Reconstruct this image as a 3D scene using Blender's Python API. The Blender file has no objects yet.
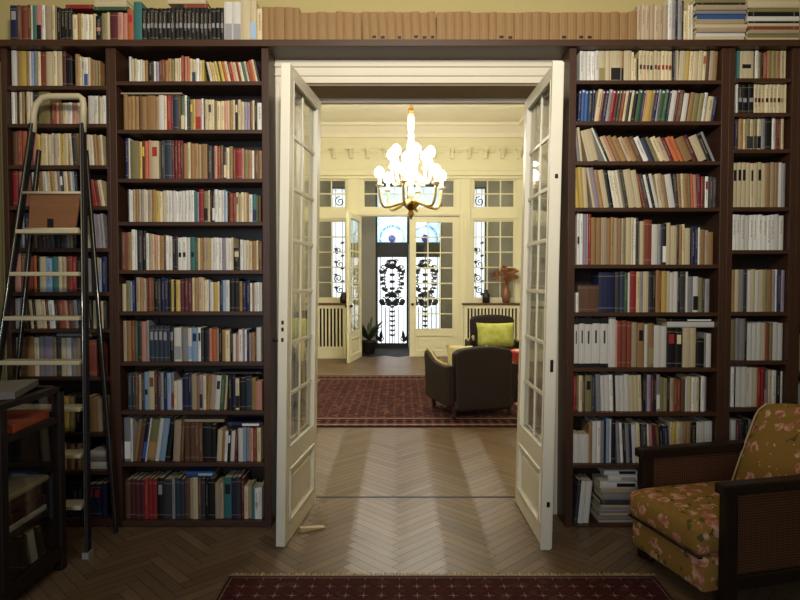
import bpy, bmesh, math, random
from mathutils import Vector, Matrix
random.seed(7)
SC = bpy.context.scene
COL = SC.collection
PI = math.pi
# ------------------------------------------------------------------ camera
F, CX, CY, CZ = 600.0, 400.0, 300.0, 1.55
PITCH = math.radians(1.75)
ct, st = math.cos(PITCH), math.sin(PITCH)
cam_d = bpy.data.cameras.new('camera'); cam = bpy.data.objects.new('camera', cam_d); COL.objects.link(cam)
cam.location = (0, 0, CZ); cam.rotation_euler = (PI/2 - PITCH, 0, 0)
cam_d.sensor_width = 36; cam_d.lens = 27; cam_d.clip_start = .05
SC.camera = cam
def at(u, v, Y):
    """X and Z of the point that lies at depth Y along the ray through (u, v)"""
    a = (u-CX)/F; b = (CY-v)/F
    s = Y/(ct + b*st)
    return a*s, CZ + s*(-st + b*ct)
def gy(v, z=0.0):
    b = (CY-v)/F
    s = (z-CZ)/(-st + b*ct)
    return s*(ct + b*st)
# ------------------------------------------------------------------ materials
def lin(c):
    return tuple(((x/255)/12.92 if x/255 <= .04045 else ((x/255+.055)/1.055)**2.4) for x in c)
class NT:
    def __init__(s, name):
        s.m = bpy.data.materials.new(name); s.m.use_nodes = True
        s.t = s.m.node_tree; s.t.nodes.clear()
        s.out = s.n('ShaderNodeOutputMaterial')
    def n(s, ty, **kw):
        x = s.t.nodes.new(ty)
        for k, v in kw.items(): setattr(x, k, v)
        return x
    def l(s, a, b): s.t.links.new(a, b)
    def put(s, sock, v):
        if isinstance(v, bpy.types.NodeSocket): s.l(v, sock)
        elif isinstance(v, (tuple, list)) and len(v) == 3 and sock.type == 'RGBA': sock.default_value = (*v, 1)
        else: sock.default_value = v
    def math(s, op, a, b=None, c=None):
        x = s.n('ShaderNodeMath', operation=op); s.put(x.inputs[0], a)
        if b is not None: s.put(x.inputs[1], b)
        if c is not None: s.put(x.inputs[2], c)
        return x.outputs[0]
    def mix(s, f, a, b, bt='MIX'):
        x = s.n('ShaderNodeMix', data_type='RGBA', blend_type=bt); s.put(x.inputs[0], f); s.put(x.inputs[6], a); s.put(x.inputs[7], b)
        return x.outputs[2]
    def noise(s, vec, scale, detail=3, rough=.5):
        x = s.n('ShaderNodeTexNoise'); s.l(vec, x.inputs['Vector']); x.inputs['Scale'].default_value = scale
        x.inputs['Detail'].default_value = detail; x.inputs['Roughness'].default_value = rough
        return x.outputs['Fac']
    def ramp(s, f, stops):
        x = s.n('ShaderNodeValToRGB'); s.put(x.inputs[0], f); e = x.color_ramp.elements
        while len(e) < len(stops): e.new(.5)
        for q, (p, c) in zip(e, stops): q.position = p; q.color = (*c, 1) if len(c) == 3 else c
        return x.outputs[0]
    def coord(s, k='Object'): return s.n('ShaderNodeTexCoord').outputs[k]
    def mapping(s, vec, scale=(1,1,1), rot=(0,0,0), loc=(0,0,0)):
        x = s.n('ShaderNodeMapping'); s.l(vec, x.inputs[0]); x.inputs['Scale'].default_value = scale
        x.inputs['Rotation'].default_value = rot; x.inputs['Location'].default_value = loc
        return x.outputs[0]
    def sep(s, vec):
        x = s.n('ShaderNodeSeparateXYZ'); s.l(vec, x.inputs[0]); return x.outputs
    def bsdf(s, col, rough=.6, metal=0, spec=.5, bump=None, bstr=.3, bdist=.01):
        b = s.n('ShaderNodeBsdfPrincipled'); s.put(b.inputs['Base Color'], col); s.put(b.inputs['Roughness'], rough)
        s.put(b.inputs['Metallic'], metal); b.inputs['Specular IOR Level'].default_value = spec
        if bump is not None:
            q = s.n('ShaderNodeBump'); q.inputs['Strength'].default_value = bstr; q.inputs['Distance'].default_value = bdist
            s.l(bump, q.inputs['Height']); s.l(q.outputs[0], b.inputs['Normal'])
        s.l(b.outputs[0], s.out.inputs[0]); return b
MAT = {}
def plain(name, rgb, rough=.6, metal=0, spec=.5, var=.12, scale=12):
    t = NT(name); c = lin(rgb); nz = t.noise(t.coord(), scale)
    col = t.mix(nz, tuple(x*(1-var) for x in c), tuple(min(1, x*(1+var)) for x in c))
    t.bsdf(col, rough, metal, spec); MAT[name] = t.m; return t.m
def wood(name, dark, light, rough=.45, scale=(2, 2, 30), spec=.4):
    t = NT(name); v = t.mapping(t.coord(), scale)
    nz = t.noise(v, 3, 5, .6); nz2 = t.noise(t.coord(), 3, 2)
    c = t.mix(nz, lin(dark), lin(light)); c = t.mix(t.math('MULTIPLY', nz2, .4), c, lin(dark))
    t.bsdf(c, rough, 0, spec, nz, .15, .003); MAT[name] = t.m; return t.m
wood('dark_wood', (46, 28, 19), (84, 54, 37), .42, (20, 20, 1.5))
wood('shelf_wood', (46, 28, 19), (86, 56, 38), .45, (1.2, 20, 20))
wood('black_wood', (24, 16, 12), (44, 29, 21), .4, (3, 3, 20))
wood('board_wood', (112, 74, 46), (150, 102, 66), .5, (2, 20, 20))
wood('sill_wood', (70, 45, 30), (110, 75, 50), .4, (2, 20, 20))
wood('soffit_wood', (132, 110, 84), (156, 132, 104), .6, (1.5, 20, 20))
plain('wall_yellow', (170, 156, 106), .9, var=.05, scale=3)
plain('wall_cream', (228, 223, 190), .85, var=.04, scale=3)
plain('ceiling_white', (236, 230, 210), .9, var=.03, scale=2)
plain('door_white', (226, 220, 202), .45, var=.05, scale=9)
plain('door_cream', (232, 222, 172), .5, var=.04, scale=6)
plain('casing_white', (225, 217, 196), .5, var=.05, scale=6)
plain('grey_plaster', (158, 152, 140), .9, var=.1, scale=4)
plain('black_iron', (16, 15, 16), .5, .2)
plain('black_paint', (20, 18, 20), .5)
plain('chrome', (200, 198, 192), .2, .9, var=.03)
plain('ladder_cream', (196, 184, 152), .45)
plain('pale_brass', (196, 176, 128), .35, .35)
plain('brass', (165, 128, 62), .3, .85)
plain('porcelain', (238, 228, 200), .25)
plain('page', (206, 190, 152), .9, var=.2, scale=60)
plain('paper_white', (205, 200, 192), .8)
plain('paper_grey', (120, 114, 108), .85, var=.3, scale=14)
plain('leather', (30, 13, 10), .7, var=.2, scale=20)
plain('trim_tan', (190, 165, 120), .5)
plain('dark_gap', (26, 22, 20), .8)
plain('pot_dark', (45, 38, 34), .5)
plain('vase_dark', (44, 30, 28), .3)
plain('copper', (128, 84, 60), .4, .2)
plain('leaf', (58, 72, 44), .6, var=.35, scale=30)
plain('dry_flower', (150, 98, 62), .8, var=.3, scale=60)
plain('cloth_white', (228, 222, 210), .9)
plain('cloth_red', (176, 52, 44), .85)
plain('fringe', (176, 156, 122), .95)
plain('orange_paper', (206, 96, 58), .8, var=.25, scale=15)
plain('rubber', (150, 146, 140), .7)
def glass(name, tint=(.95, .96, .95), lo=.05):
    t = NT(name); tr = t.n('ShaderNodeBsdfTransparent'); tr.inputs[0].default_value = (*tint, 1)
    gl = t.n('ShaderNodeBsdfGlossy'); gl.inputs['Roughness'].default_value = .03
    fr = t.n('ShaderNodeLayerWeight'); fr.inputs[0].default_value = .35
    f = t.math('ADD', t.math('MULTIPLY', fr.outputs['Facing'], .55 if name == 'glass' else .12), lo)
    f = t.math('MINIMUM', f, .32)
    mx = t.n('ShaderNodeMixShader'); t.l(f, mx.inputs[0]); t.l(tr.outputs[0], mx.inputs[1]); t.l(gl.outputs[0], mx.inputs[2])
    t.l(mx.outputs[0], t.out.inputs[0]); MAT[name] = t.m
glass('glass', lo=.08); glass('case_glass', (.93, .94, .94), .03)
def frosted(name, colfn):
    t = NT(name); c = colfn(t)
    tl = t.n('ShaderNodeBsdfTranslucent'); t.put(tl.inputs[0], c)
    gl = t.n('ShaderNodeBsdfGlossy'); gl.inputs['Roughness'].default_value = .15
    mx = t.n('ShaderNodeMixShader'); mx.inputs[0].default_value = .05
    t.l(tl.outputs[0], mx.inputs[1]); t.l(gl.outputs[0], mx.inputs[2]); t.l(mx.outputs[0], t.out.inputs[0]); MAT[name] = t.m
frosted('frosted', lambda t: t.mix(t.noise(t.coord(), 9), (.86, .90, .92), (.97, .97, .97)))
def stain(t):
    g = t.coord('Generated'); x, y, z = t.sep(g)
    dx = t.math('SUBTRACT', x, .5); dz = t.math('SUBTRACT', z, .07)
    d = t.math('SQRT', t.math('ADD', t.math('MULTIPLY', t.math('MULTIPLY', dx, dx), 1.0), t.math('MULTIPLY', t.math('MULTIPLY', dz, dz), 3.2)))
    ring = t.math('LESS_THAN', t.math('ABSOLUTE', t.math('SUBTRACT', d, .40)), .035)
    blob = t.math('LESS_THAN', t.math('ADD', d, t.math('MULTIPLY', t.noise(g, 14, 2), .2)), .22)
    wav = t.math('GREATER_THAN', t.noise(g, 9, 2), .55)
    c = t.mix(wav, (.66, .84, .95), (.90, .96, 1.0))
    c = t.mix(t.math('MULTIPLY', ring, t.math('GREATER_THAN', t.noise(g, 22, 1), .47)), c, (.22, .42, .62)); return t.mix(blob, c, (.03, .07, .35))
frosted('stained', stain)
def emis(name, rgb, s):
    t = NT(name); e = t.n('ShaderNodeEmission'); e.inputs[0].default_value = (*rgb, 1); e.inputs[1].default_value = s
    t.l(e.outputs[0], t.out.inputs[0]); MAT[name] = t.m
emis('bulb', (1, .9, .7), 30)
# parquet: each plank its own tone
t = NT('parquet'); g = t.n('ShaderNodeNewGeometry'); r = g.outputs['Random Per Island']
uv = t.n('ShaderNodeUVMap').outputs[0]
gr = t.noise(t.mapping(uv, (3, 60, 1)), 1.0, 5, .65)
c = t.ramp(r, [(0, lin((112, 89, 66))), (.35, lin((132, 107, 80))), (.7, lin((144, 119, 91))), (1, lin((118, 94, 70)))])
c = t.mix(t.math('MULTIPLY', gr, .5), c, lin((74, 54, 38)))
big = t.noise(t.coord(), .9, 3); c = t.mix(t.math('MULTIPLY', big, .35), c, lin((88, 68, 50)))
b = t.bsdf(c, t.math('ADD', t.math('MULTIPLY', gr, .2), .30), 0, .5, gr, .12, .003); tg = t.n('ShaderNodeTangent', direction_type='UV_MAP'); t.l(tg.outputs[0], b.inputs['Tangent']); b.inputs['Anisotropic'].default_value = .65; MAT['parquet'] = t.m
# rugs
def rug_mat(name, L, W, field, dark, light, cell, bw, mot=1.0):
    t = NT(name); x, y, z = t.sep(t.coord())
    ex = t.math('SUBTRACT', L/2, t.math('ABSOLUTE', x)); ey = t.math('SUBTRACT', W/2, t.math('ABSOLUTE', y))
    e = t.math('MINIMUM', ex, ey)
    fx = t.math('SUBTRACT', t.math('MODULO', t.math('ADD', x, 50*cell), cell), cell/2); fy = t.math('SUBTRACT', t.math('MODULO', t.math('ADD', y, 50*cell), cell), cell/2)
    ax = t.math('ABSOLUTE', fx); ay = t.math('ABSOLUTE', fy)
    man = t.math('ADD', ax, ay)
    cross = t.math('MAXIMUM', t.math('LESS_THAN', t.math('MULTIPLY', ax, ay), (cell*.07)**2*.55), 0)
    star = t.math('MULTIPLY', t.math('LESS_THAN', man, cell*.33), cross)
    dia = t.math('LESS_THAN', t.math('ABSOLUTE', t.math('SUBTRACT', man, cell*.44)), cell*.035)
    nz = t.noise(t.coord(), 40, 3)
    c = t.mix(nz, tuple(v*.7 for v in lin(field)), tuple(v*1.25 for v in lin(field)))
    vr = t.n('ShaderNodeTexVoronoi'); t.l(t.coord(), vr.inputs['Vector']); vr.inputs['Scale'].default_value = 2.2/cell
    c = t.mix(t.math('MULTIPLY', t.math('GREATER_THAN', t.sep(vr.outputs['Color'])[0], .6), .55*mot), c, lin(dark)); c = t.mix(t.math('MULTIPLY', t.math('LESS_THAN', t.sep(vr.outputs['Color'])[1], .15), .3*mot), c, lin(light))
    c = t.mix(t.math('MULTIPLY', dia, .7), c, lin(dark))
    c = t.mix(t.math('MULTIPLY', star, .8), c, lin(light))
    inb = t.math('LESS_THAN', e, bw)
    wv = t.math('SINE', t.math('MULTIPLY', t.math('ADD', x, y), 2*PI/(bw*.5))); wv2 = t.math('SINE', t.math('MULTIPLY', t.math('SUBTRACT', x, y), 2*PI/(bw*.5)))
    bm = t.math('GREATER_THAN', t.math('MULTIPLY', wv, wv2), .25)
    bc = t.mix(bm, lin(dark), lin(field)); bc = t.mix(t.math('MULTIPLY', t.math('GREATER_THAN', t.math('MULTIPLY', wv, wv2), .75), .6), bc, lin(light))
    ln = t.math('LESS_THAN', t.math('ABSOLUTE', t.math('SUBTRACT', e, bw*.9)), bw*.06)
    ln2 = t.math('LESS_THAN', t.math('ABSOLUTE', t.math('SUBTRACT', e, bw*.22)), bw*.06)
    bc = t.mix(t.math('MAXIMUM', ln, ln2), bc, lin(light))
    c = t.mix(inb, c, bc)
    t.bsdf(c, .95, 0, .1, nz, .5, .004); MAT[name] = t.m
# floral upholstery
t = NT('floral'); co = t.coord(); wn = t.n('ShaderNodeTexNoise'); t.l(co, wn.inputs['Vector']); wn.inputs['Scale'].default_value = 18
wv = t.n('ShaderNodeVectorMath', operation='SCALE'); t.l(wn.outputs['Color'], wv.inputs[0]); wv.inputs[3].default_value = .06
wa = t.n('ShaderNodeVectorMath', operation='ADD'); t.l(co, wa.inputs[0]); t.l(wv.outputs[0], wa.inputs[1])
def vor(sc, off, rnd=1.0):
    v = t.n('ShaderNodeTexVoronoi'); t.l(t.mapping(wa.outputs[0], (1,1,1), (0,0,0), off), v.inputs['Vector']); v.inputs['Scale'].default_value = sc; v.inputs['Randomness'].default_value = rnd
    return v
v1 = vor(14, (0,0,0)); v2 = vor(16, (3.3,1.7,.4)); v3 = vor(30, (1.1,5.2,2.4)); v4 = vor(60, (0,0,0))
weave = t.noise(co, 160, 2)
base = t.mix(weave, lin((132, 98, 44)), lin((170, 132, 66)))
lf = t.math('MULTIPLY', t.math('LESS_THAN', v2.outputs['Distance'], .34), t.math('GREATER_THAN', t.noise(co, 7, 1), .50))
c = t.mix(lf, base, lin((96, 88, 46)))
sel = t.sep(v1.outputs['Color'])[0]
rose = t.math('MULTIPLY', t.math('LESS_THAN', v1.outputs['Distance'], .43), t.math('GREATER_THAN', sel, .18))
pet = t.ramp(v3.outputs['Distance'], [(0, lin((150, 70, 56))), (.35, lin((186, 112, 92))), (.8, lin((222, 180, 146)))])
c = t.mix(rose, c, pet)
sm = t.math('MULTIPLY', t.math('LESS_THAN', v3.outputs['Distance'], .2), t.math('GREATER_THAN', t.sep(v3.outputs['Color'])[1], .82))
c = t.mix(sm, c, lin((214, 190, 140)))
t.bsdf(c, .9, 0, .2, weave, .3, .003); MAT['floral'] = t.m
# cane weave
t = NT('cane'); x, y, z = t.sep(t.coord())
a = t.math('ABSOLUTE', t.math('SINE', t.math('MULTIPLY', t.math('ADD', y, x), PI/.013))); b = t.math('ABSOLUTE', t.math('SINE', t.math('MULTIPLY', z, PI/.013)))
h = t.math('MULTIPLY', a, b); c = t.mix(h, lin((40, 24, 16)), lin((128, 84, 54)))
t.bsdf(c, .6, 0, .3, h, .8, .003); MAT['cane'] = t.m
# yellow-green patterned cushion
t = NT('lime_fabric'); v = t.n('ShaderNodeTexVoronoi'); t.l(t.coord(), v.inputs['Vector']); v.inputs['Scale'].default_value = 11
c = t.mix(v.outputs['Distance'], lin((170, 176, 62)), lin((206, 208, 120))); t.bsdf(c, .9); MAT['lime_fabric'] = t.m
plain('cream_fabric', (226, 214, 150), .9)
# book covers
BC = dict(w=('white', (224, 220, 212)), c=('cream', (212, 196, 158)), t=('tan', (158, 122, 76)), b=('brown', (102, 70, 50)), k=('black', (17, 16, 18)),
  r=('red', (150, 40, 38)), m=('maroon', (92, 36, 42)), o=('orange', (186, 100, 58)), y=('yellow', (200, 172, 84)), g=('green', (60, 92, 62)), n=('navy', (30, 36, 74)),
  u=('blue', (48, 88, 148)), s=('grey', (140, 138, 140)), d=('charcoal', (58, 56, 60)), v=('lilac', (152, 140, 158)), p=('pink', (200, 140, 122)), e=('teal', (58, 118, 116)),
  i=('olive', (134, 126, 84)), q=('rust', (138, 66, 46)), l=('light blue', (142, 170, 200)), h=('slate', (48, 60, 78)), f=('beige', (178, 158, 130)))
def cover(key):
    nm, rgb = BC[key]; t = NT(nm.replace(' ', '_') + '_cover'); c = lin(rgb)
    R = t.n('ShaderNodeNewGeometry').outputs['Random Per Island']
    R2 = t.math('FRACT', t.math('MULTIPLY', R, 37.31)); R3 = t.math('FRACT', t.math('MULTIPLY', R, 113.7))
    uv = t.n('ShaderNodeUVMap').outputs[0]; ux, uy, _ = t.sep(uv)
    col = t.mix(R2, tuple(x*.78 for x in c), tuple(min(.85, x*1.2) for x in c))
    wear = t.noise(t.coord(), 45, 4, .7); col = t.mix(t.math('MULTIPLY', wear, .25), col, tuple(x*.55+.01 for x in c))
    cv = t.n('ShaderNodeCombineXYZ'); t.l(t.math('MULTIPLY', ux, 2.2), cv.inputs[0]); t.l(t.math('ADD', t.math('MULTIPLY', uy, 38), t.math('MULTIPLY', R, 90)), cv.inputs[1])
    nz = t.noise(cv.outputs[0], 1, 1); ink = t.math('GREATER_THAN', nz, .47)
    w = t.math('LESS_THAN', t.math('ABSOLUTE', t.math('SUBTRACT', ux, .5)), .17)
    lo = t.math('GREATER_THAN', uy, t.math('ADD', t.math('MULTIPLY', R3, .3), .2)); hi = t.math('LESS_THAN', uy, .86)
    m = t.math('MULTIPLY', t.math('MULTIPLY', ink, w), t.math('MULTIPLY', lo, hi))
    m = t.math('MULTIPLY', m, t.math('GREATER_THAN', R2, .2))
    sv = t.n('ShaderNodeCombineXYZ'); t.l(t.math('ADD', t.math('MULTIPLY', ux, 5), t.math('MULTIPLY', R, 70)), sv.inputs[0]); t.l(t.math('MULTIPLY', uy, .8), sv.inputs[1])
    stk = t.noise(sv.outputs[0], 1, 2); col = t.mix(t.math('MULTIPLY', t.math('GREATER_THAN', stk, .56), .3), col, tuple(x*.5 for x in c))
    lum = sum(c)/3
    inkc = (.30, .24, .14) if lum < .12 else (.10, .07, .06)
    col = t.mix(t.math('MULTIPLY', m, .6), col, inkc)
    if lum < .12:
        bd = t.math('LESS_THAN', t.math('ABSOLUTE', t.math('SUBTRACT', t.math('ABSOLUTE', t.math('SUBTRACT', uy, .5)), .4)), .008)
        col = t.mix(t.math('MULTIPLY', t.math('MULTIPLY', bd, t.math('GREATER_THAN', R3, .5)), .6), col, (.30, .24, .14))
    t.bsdf(col, .55, 0, .35); MAT['cv_'+key] = t.m
for k in BC: cover(k)
# ------------------------------------------------------------------ mesh helpers
class MB:
    def __init__(s): s.b = bmesh.new(); s.uv = s.b.loops.layers.uv.new('UVMap'); s.mi = 0
    def face(s, pts, uvs=None):
        vs = [s.b.verts.new(p) for p in pts]
        return s.poly(vs, uvs)
    def poly(s, vs, uvs=None):
        try: f = s.b.faces.new(vs)
        except ValueError: return None
        f.material_index = s.mi
        if uvs:
            for lp, q in zip(f.loops, uvs): lp[s.uv].uv = q
        return f
    def box(s, x0, x1, y0, y1, z0, z1, M=None):
        P = [Vector(p) for p in ((x0,y0,z0),(x1,y0,z0),(x1,y1,z0),(x0,y1,z0),(x0,y0,z1),(x1,y0,z1),(x1,y1,z1),(x0,y1,z1))]
        if M is not None: P = [M @ p for p in P]
        v = [s.b.verts.new(p) for p in P]
        for q in ((0,3,2,1),(4,5,6,7),(0,1,5,4),(1,2,6,5),(2,3,7,6),(3,0,4,7)): s.poly([v[i] for i in q])
        return s
    def prism(s, pts, o, ax, ay, az):
        """2-D outline in plane (ax, ay) from origin o, extruded along az (a vector with its length)"""
        o, ax, ay, az = map(Vector, (o, ax, ay, az))
        A = [s.b.verts.new(o+ax*p+ay*q) for p, q in pts]; B = [s.b.verts.new(o+ax*p+ay*q+az) for p, q in pts]
        n = len(pts)
        for i in range(n): s.poly([A[i], A[(i+1)%n], B[(i+1)%n], B[i]])
        s.poly(A[::-1]); s.poly(B); return s
    def tube(s, pts, r, n=8, closed=False, cap=True):
        pts = [Vector(p) for p in pts]; m = len(pts)
        rr = r if isinstance(r, (list, tuple)) else [r]*m
        rings = []; prev = None
        for i, p in enumerate(pts):
            if closed: d = pts[(i+1)%m]-pts[i-1]
            else: d = pts[min(i+1, m-1)]-pts[max(i-1, 0)]
            if d.length < 1e-9: d = Vector((0,0,1))
            d.normalize()
            if prev is None:
                up = Vector((0,0,1)) if abs(d.z) < .9 else Vector((1,0,0)); a = d.cross(up).normalized()
            else:
                a = prev - d*prev.dot(d); a = a.normalized() if a.length > 1e-6 else d.orthogonal().normalized()
            prev = a; bb = d.cross(a)
            rings.append([s.b.verts.new(p+(a*math.cos(2*PI*k/n)+bb*math.sin(2*PI*k/n))*rr[i]) for k in range(n)])
        for i in range(m if closed else m-1):
            A, B = rings[i], rings[(i+1)%m]
            for k in range(n):
                f = s.poly([A[k], A[(k+1)%n], B[(k+1)%n], B[k]])
                if f: f.smooth = True
        if cap and not closed: s.poly(rings[0][::-1]); s.poly(rings[-1])
        return s
    def lathe(s, prof, n=20, c=(0,0,0)):
        c = Vector(c); rings = []
        for r, z in prof:
            rings.append([s.b.verts.new(c+Vector((r*math.cos(2*PI*k/n), r*math.sin(2*PI*k/n), z))) for k in range(n)])
        for A, B in zip(rings, rings[1:]):
            for k in range(n):
                f = s.poly([A[k], A[(k+1)%n], B[(k+1)%n], B[k]])
                if f: f.smooth = True
        s.poly(rings[0][::-1]); s.poly(rings[-1]); return s
    def sphere(s, c, r, n=12, sz=1.0):
        s.lathe([(max(1e-4, r*math.sin(PI*i/8)), -r*sz*math.cos(PI*i/8)) for i in range(9)], n, c); return s
    def build(s, name, mat, parent=None, loc=None, bevel=0, subsurf=0):
        me = bpy.data.meshes.new(name); bmesh.ops.recalc_face_normals(s.b, faces=s.b.faces[:]); s.b.to_mesh(me); s.b.free()
        for m in (mat if isinstance(mat, (list, tuple)) else [mat]): me.materials.append(MAT[m])
        o = bpy.data.objects.new(name, me); COL.objects.link(o)
        if parent: o.parent = parent
        if loc: o.location = loc
        if bevel:
            b = o.modifiers.new('bevel', 'BEVEL'); b.width = bevel; b.segments = 2; b.limit_method = 'ANGLE'
        if subsurf:
            q = o.modifiers.new('sub', 'SUBSURF'); q.levels = subsurf; q.render_levels = subsurf
        return o
def empty(name, loc=(0,0,0), rz=0, ry=0):
    o = bpy.data.objects.new(name, None); COL.objects.link(o); o.location = loc; o.rotation_euler = (0, ry, rz); o.empty_display_size = .1
    return o
def tag(o, label=None, cat=None, group=None, kind=None):
    for k, v in (('label', label), ('category', cat), ('group', group), ('kind', kind)):
        if v: o[k] = v
    return o
def struct(o): o['kind'] = 'structure'; return o
def copy_tree(o, parent=None):
    c = o.copy(); COL.objects.link(c)
    if parent: c.parent = parent
    for ch in list(o.children): copy_tree(ch, c)
    return c
# ------------------------------------------------------------------ room shell
WY, WT = 3.97, .33                 # wall with the double door: front face, thickness
FY = gy(357); EY = 13.9            # far wall of the next room, entrance wall behind it
def fx(u): return at(u, 280, FY)[0]
def fz(v): return at(400, v, FY)[1]
def ex(u): return at(u, 280, EY)[0]
def ez(v): return at(400, v, EY)[1]
def holed(name, x0, x1, z0, z1, y0, y1, holes, mat):
    xs = sorted({x0, x1, *[h[0] for h in holes], *[h[1] for h in holes]}); zs = sorted({z0, z1, *[h[2] for h in holes], *[h[3] for h in holes]})
    m = MB()
    for a, b in zip(xs, xs[1:]):
        run = None
        for c, d in list(zip(zs, zs[1:])) + [(None, None)]:
            solid = c is not None and not any(h[0] < (a+b)/2 < h[1] and h[2] < (c+d)/2 < h[3] for h in holes)
            if solid: run = [c, d] if run is None else [run[0], d]
            elif run: m.box(a, b, y0, y1, *run); run = None
    return struct(m.build(name, mat))
NX0, NX1, NZ = -2.62, 3.35, 4.4
RX0, RX1, RZ = -2.2, 2.62, 4.73
OX0, OX1 = -.70, .92; OZ = at(400, 84, WY)[1]
holed('wall_front', NX0, NX1, 0, 5.0, WY, WY+WT, [(OX0, OX1, -1, OZ)], 'wall_yellow')
for nm, bx in (('wall_left', (NX0-.15, NX0, -2.6, WY, 0, NZ)), ('wall_right', (NX1, NX1+.15, -2.6, WY, 0, NZ)), ('wall_back', (NX0, NX1, -2.75, -2.6, 0, NZ))):
    struct(MB().box(*bx).build(nm, 'wall_yellow'))
struct(MB().box(NX0, NX1, -2.6, WY, NZ, NZ+.1).build('ceiling_near', 'ceiling_white'))
struct(MB().box(RX0-.15, RX0, WY+WT, FY, 0, RZ).build('wall_far_left', 'wall_cream'))
struct(MB().box(RX1, RX1+.15, WY+WT, FY, 0, RZ).build('wall_far_right', 'wall_cream'))
struct(MB().box(RX0, RX1, WY+WT, FY, RZ, RZ+.1).build('ceiling_far', 'ceiling_white'))
WINS = [(fx(303), fx(346.5)), (fx(473), fx(515))]
DX0, DX1 = fx(359), fx(459)
wz0, wz1, tz0, tz1, dz1 = fz(299), fz(220), fz(208), fz(179), fz(216)
holes = [(a, b, wz0, wz1) for a, b in WINS] + [(a, b, tz0, tz1) for a, b in WINS] + [(fx(363), fx(455), tz0, tz1), (DX0, DX1, -1, dz1)]
holed('wall_far_back', RX0, RX1, 0, RZ, FY, FY+.16, holes, 'wall_cream')
# entrance lobby behind it
S1, S2 = (ex(331), ex(347)), (ex(472), ex(486))
EDX0, EDX1 = ex(375.5), ex(442); edz1 = ez(184)
holed('wall_entrance', RX0, RX1, 0, 4.0, EY, EY+.2, [(*S1, ez(304), ez(187)), (*S2, ez(304), ez(187)), (EDX0, EDX1, -1, edz1)], 'grey_plaster')
struct(MB().box(RX0-.15, RX0, FY+.16, EY, 0, 4).build('wall_lobby_left', 'grey_plaster'))
struct(MB().box(RX1, RX1+.15, FY+.16, EY, 0, 4).build('wall_lobby_right', 'grey_plaster'))
struct(MB().box(RX0, RX1, FY+.16, EY, 4, 4.1).build('ceiling_lobby', 'grey_plaster'))
# floor: herringbone parquet, plank by plank
m = MB(); m.mi = 1; m.box(NX0-.2, NX1+.2, -2.8, EY+.2, -.12, -.006); m.mi = 0
Lp, wp = .384, .064; nL = 6; c45 = math.cos(PI/4); TH = gy(497)
def plank(x0, x1, y0, y1, horiz):
    g = .0012; x0 += g; x1 -= g; y0 += g; y1 -= g
    P = [((x-y)*c45, (x+y)*c45) for x, y in ((x0,y0),(x1,y0),(x1,y1),(x0,y1))]
    cxm = sum(p[0] for p in P)/4; cym = sum(p[1] for p in P)/4
    if not (NX0-.3 < cxm < NX1+.3 and 1.2 < cym < FY+.1): return
    if cym > WY+.25 and not (RX0-.3 < cxm < RX1+.3): return
    r = random.random()*40
    uvs = [(r, r), (r+Lp, r), (r+Lp, r+wp), (r, r+wp)]
    if not horiz: uvs = [(r, r), (r, r+wp), (r+Lp, r+wp), (r+Lp, r)]
    m.face([(px, py, 0) for px, py in P], uvs)
for k in range(-70, 260):
    for q in range(-34, 34):
        x, y = k*wp+q*2*Lp, k*wp
        if -4 < (x-y)*c45 < 4 and 0 < (x+y)*c45 < 13.5:
            plank(x, x+Lp, y, y+wp, True); plank(x+Lp, x+Lp+wp, y+wp-Lp, y+wp, False)
struct(m.build('floor', ['parquet', 'dark_gap']))
struct(MB().box(OX0, OX1, TH-.012, TH+.012, 0, .003).build('trim_threshold', 'black_wood'))
# trim of the opening
zc = at(400, 60.5, WY-.03)[1]
m = MB()
for k, (d0, d1, dy) in enumerate(((0, .3, .022), (.3, .42, .036), (.42, .7, .026), (.7, .84, .042), (.84, 1.05, .03))):
    m.box(OX0-.13, OX1+.13, WY-dy, WY, OZ+(zc-OZ)*d0, OZ+(zc-OZ)*d1)
for sx in (0, 1):
    a, b = (OX0-.13, OX0) if sx == 0 else (OX1, OX1+.13)
    m.box(a, b, WY-.022, WY, 0, OZ); m.box(a+.045, b-.045, WY-.036, WY-.02, 0, OZ)
struct(m.build('trim_casing', 'casing_white', bevel=.003))
struct(MB().box(OX0, OX1, WY, WY+.27, OZ-.012, OZ+.0).build('trim_soffit', 'soffit_wood'))
zh = at(400, 102.5, WY+.28)[1]
m = MB().box(OX0, OX1, WY+.28, WY+WT, zh, OZ); m.box(OX0, OX0+.02, WY, WY+WT, 0, OZ-.01); m.box(OX1-.02, OX1, WY, WY+WT, 0, OZ-.01)
struct(m.build('trim_jamb', 'casing_white', bevel=.003))
# cornice, crown and corbels of the next room
cr0, cr1 = fz(138), RZ
m = MB()
prof = [(0, 0), (.06, 0), (.08, (cr1-cr0)*.3), (.2, (cr1-cr0)*.75), (.26, (cr1-cr0)*.8), (.26, cr1-cr0), (0, cr1-cr0)]
m.prism(prof, (RX0, FY, cr0), (0,-1,0), (0,0,1), (RX1-RX0,0,0))
m.prism(prof, (RX1, WY+WT, cr0), (-1,0,0), (0,0,1), (0,FY-WY-WT,0))
m.prism(prof, (RX0, WY+WT, cr0), (1,0,0), (0,0,1), (0,FY-WY-WT,0))
struct(m.build('trim_crown', 'ceiling_white'))
m = MB(); m.box(RX0, RX1, FY-.09, FY, fz(176), fz(171)); m.box(RX0, RX1, FY-.05, FY, fz(179), fz(176)); m.box(RX0, RX1, FY-.035, FY, fz(149.5), fz(147))
struct(m.build('trim_cornice', 'wall_cream', bevel=.01))
m = MB(); cz0, cz1 = fz(159), fz(149)
u = 302
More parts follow.
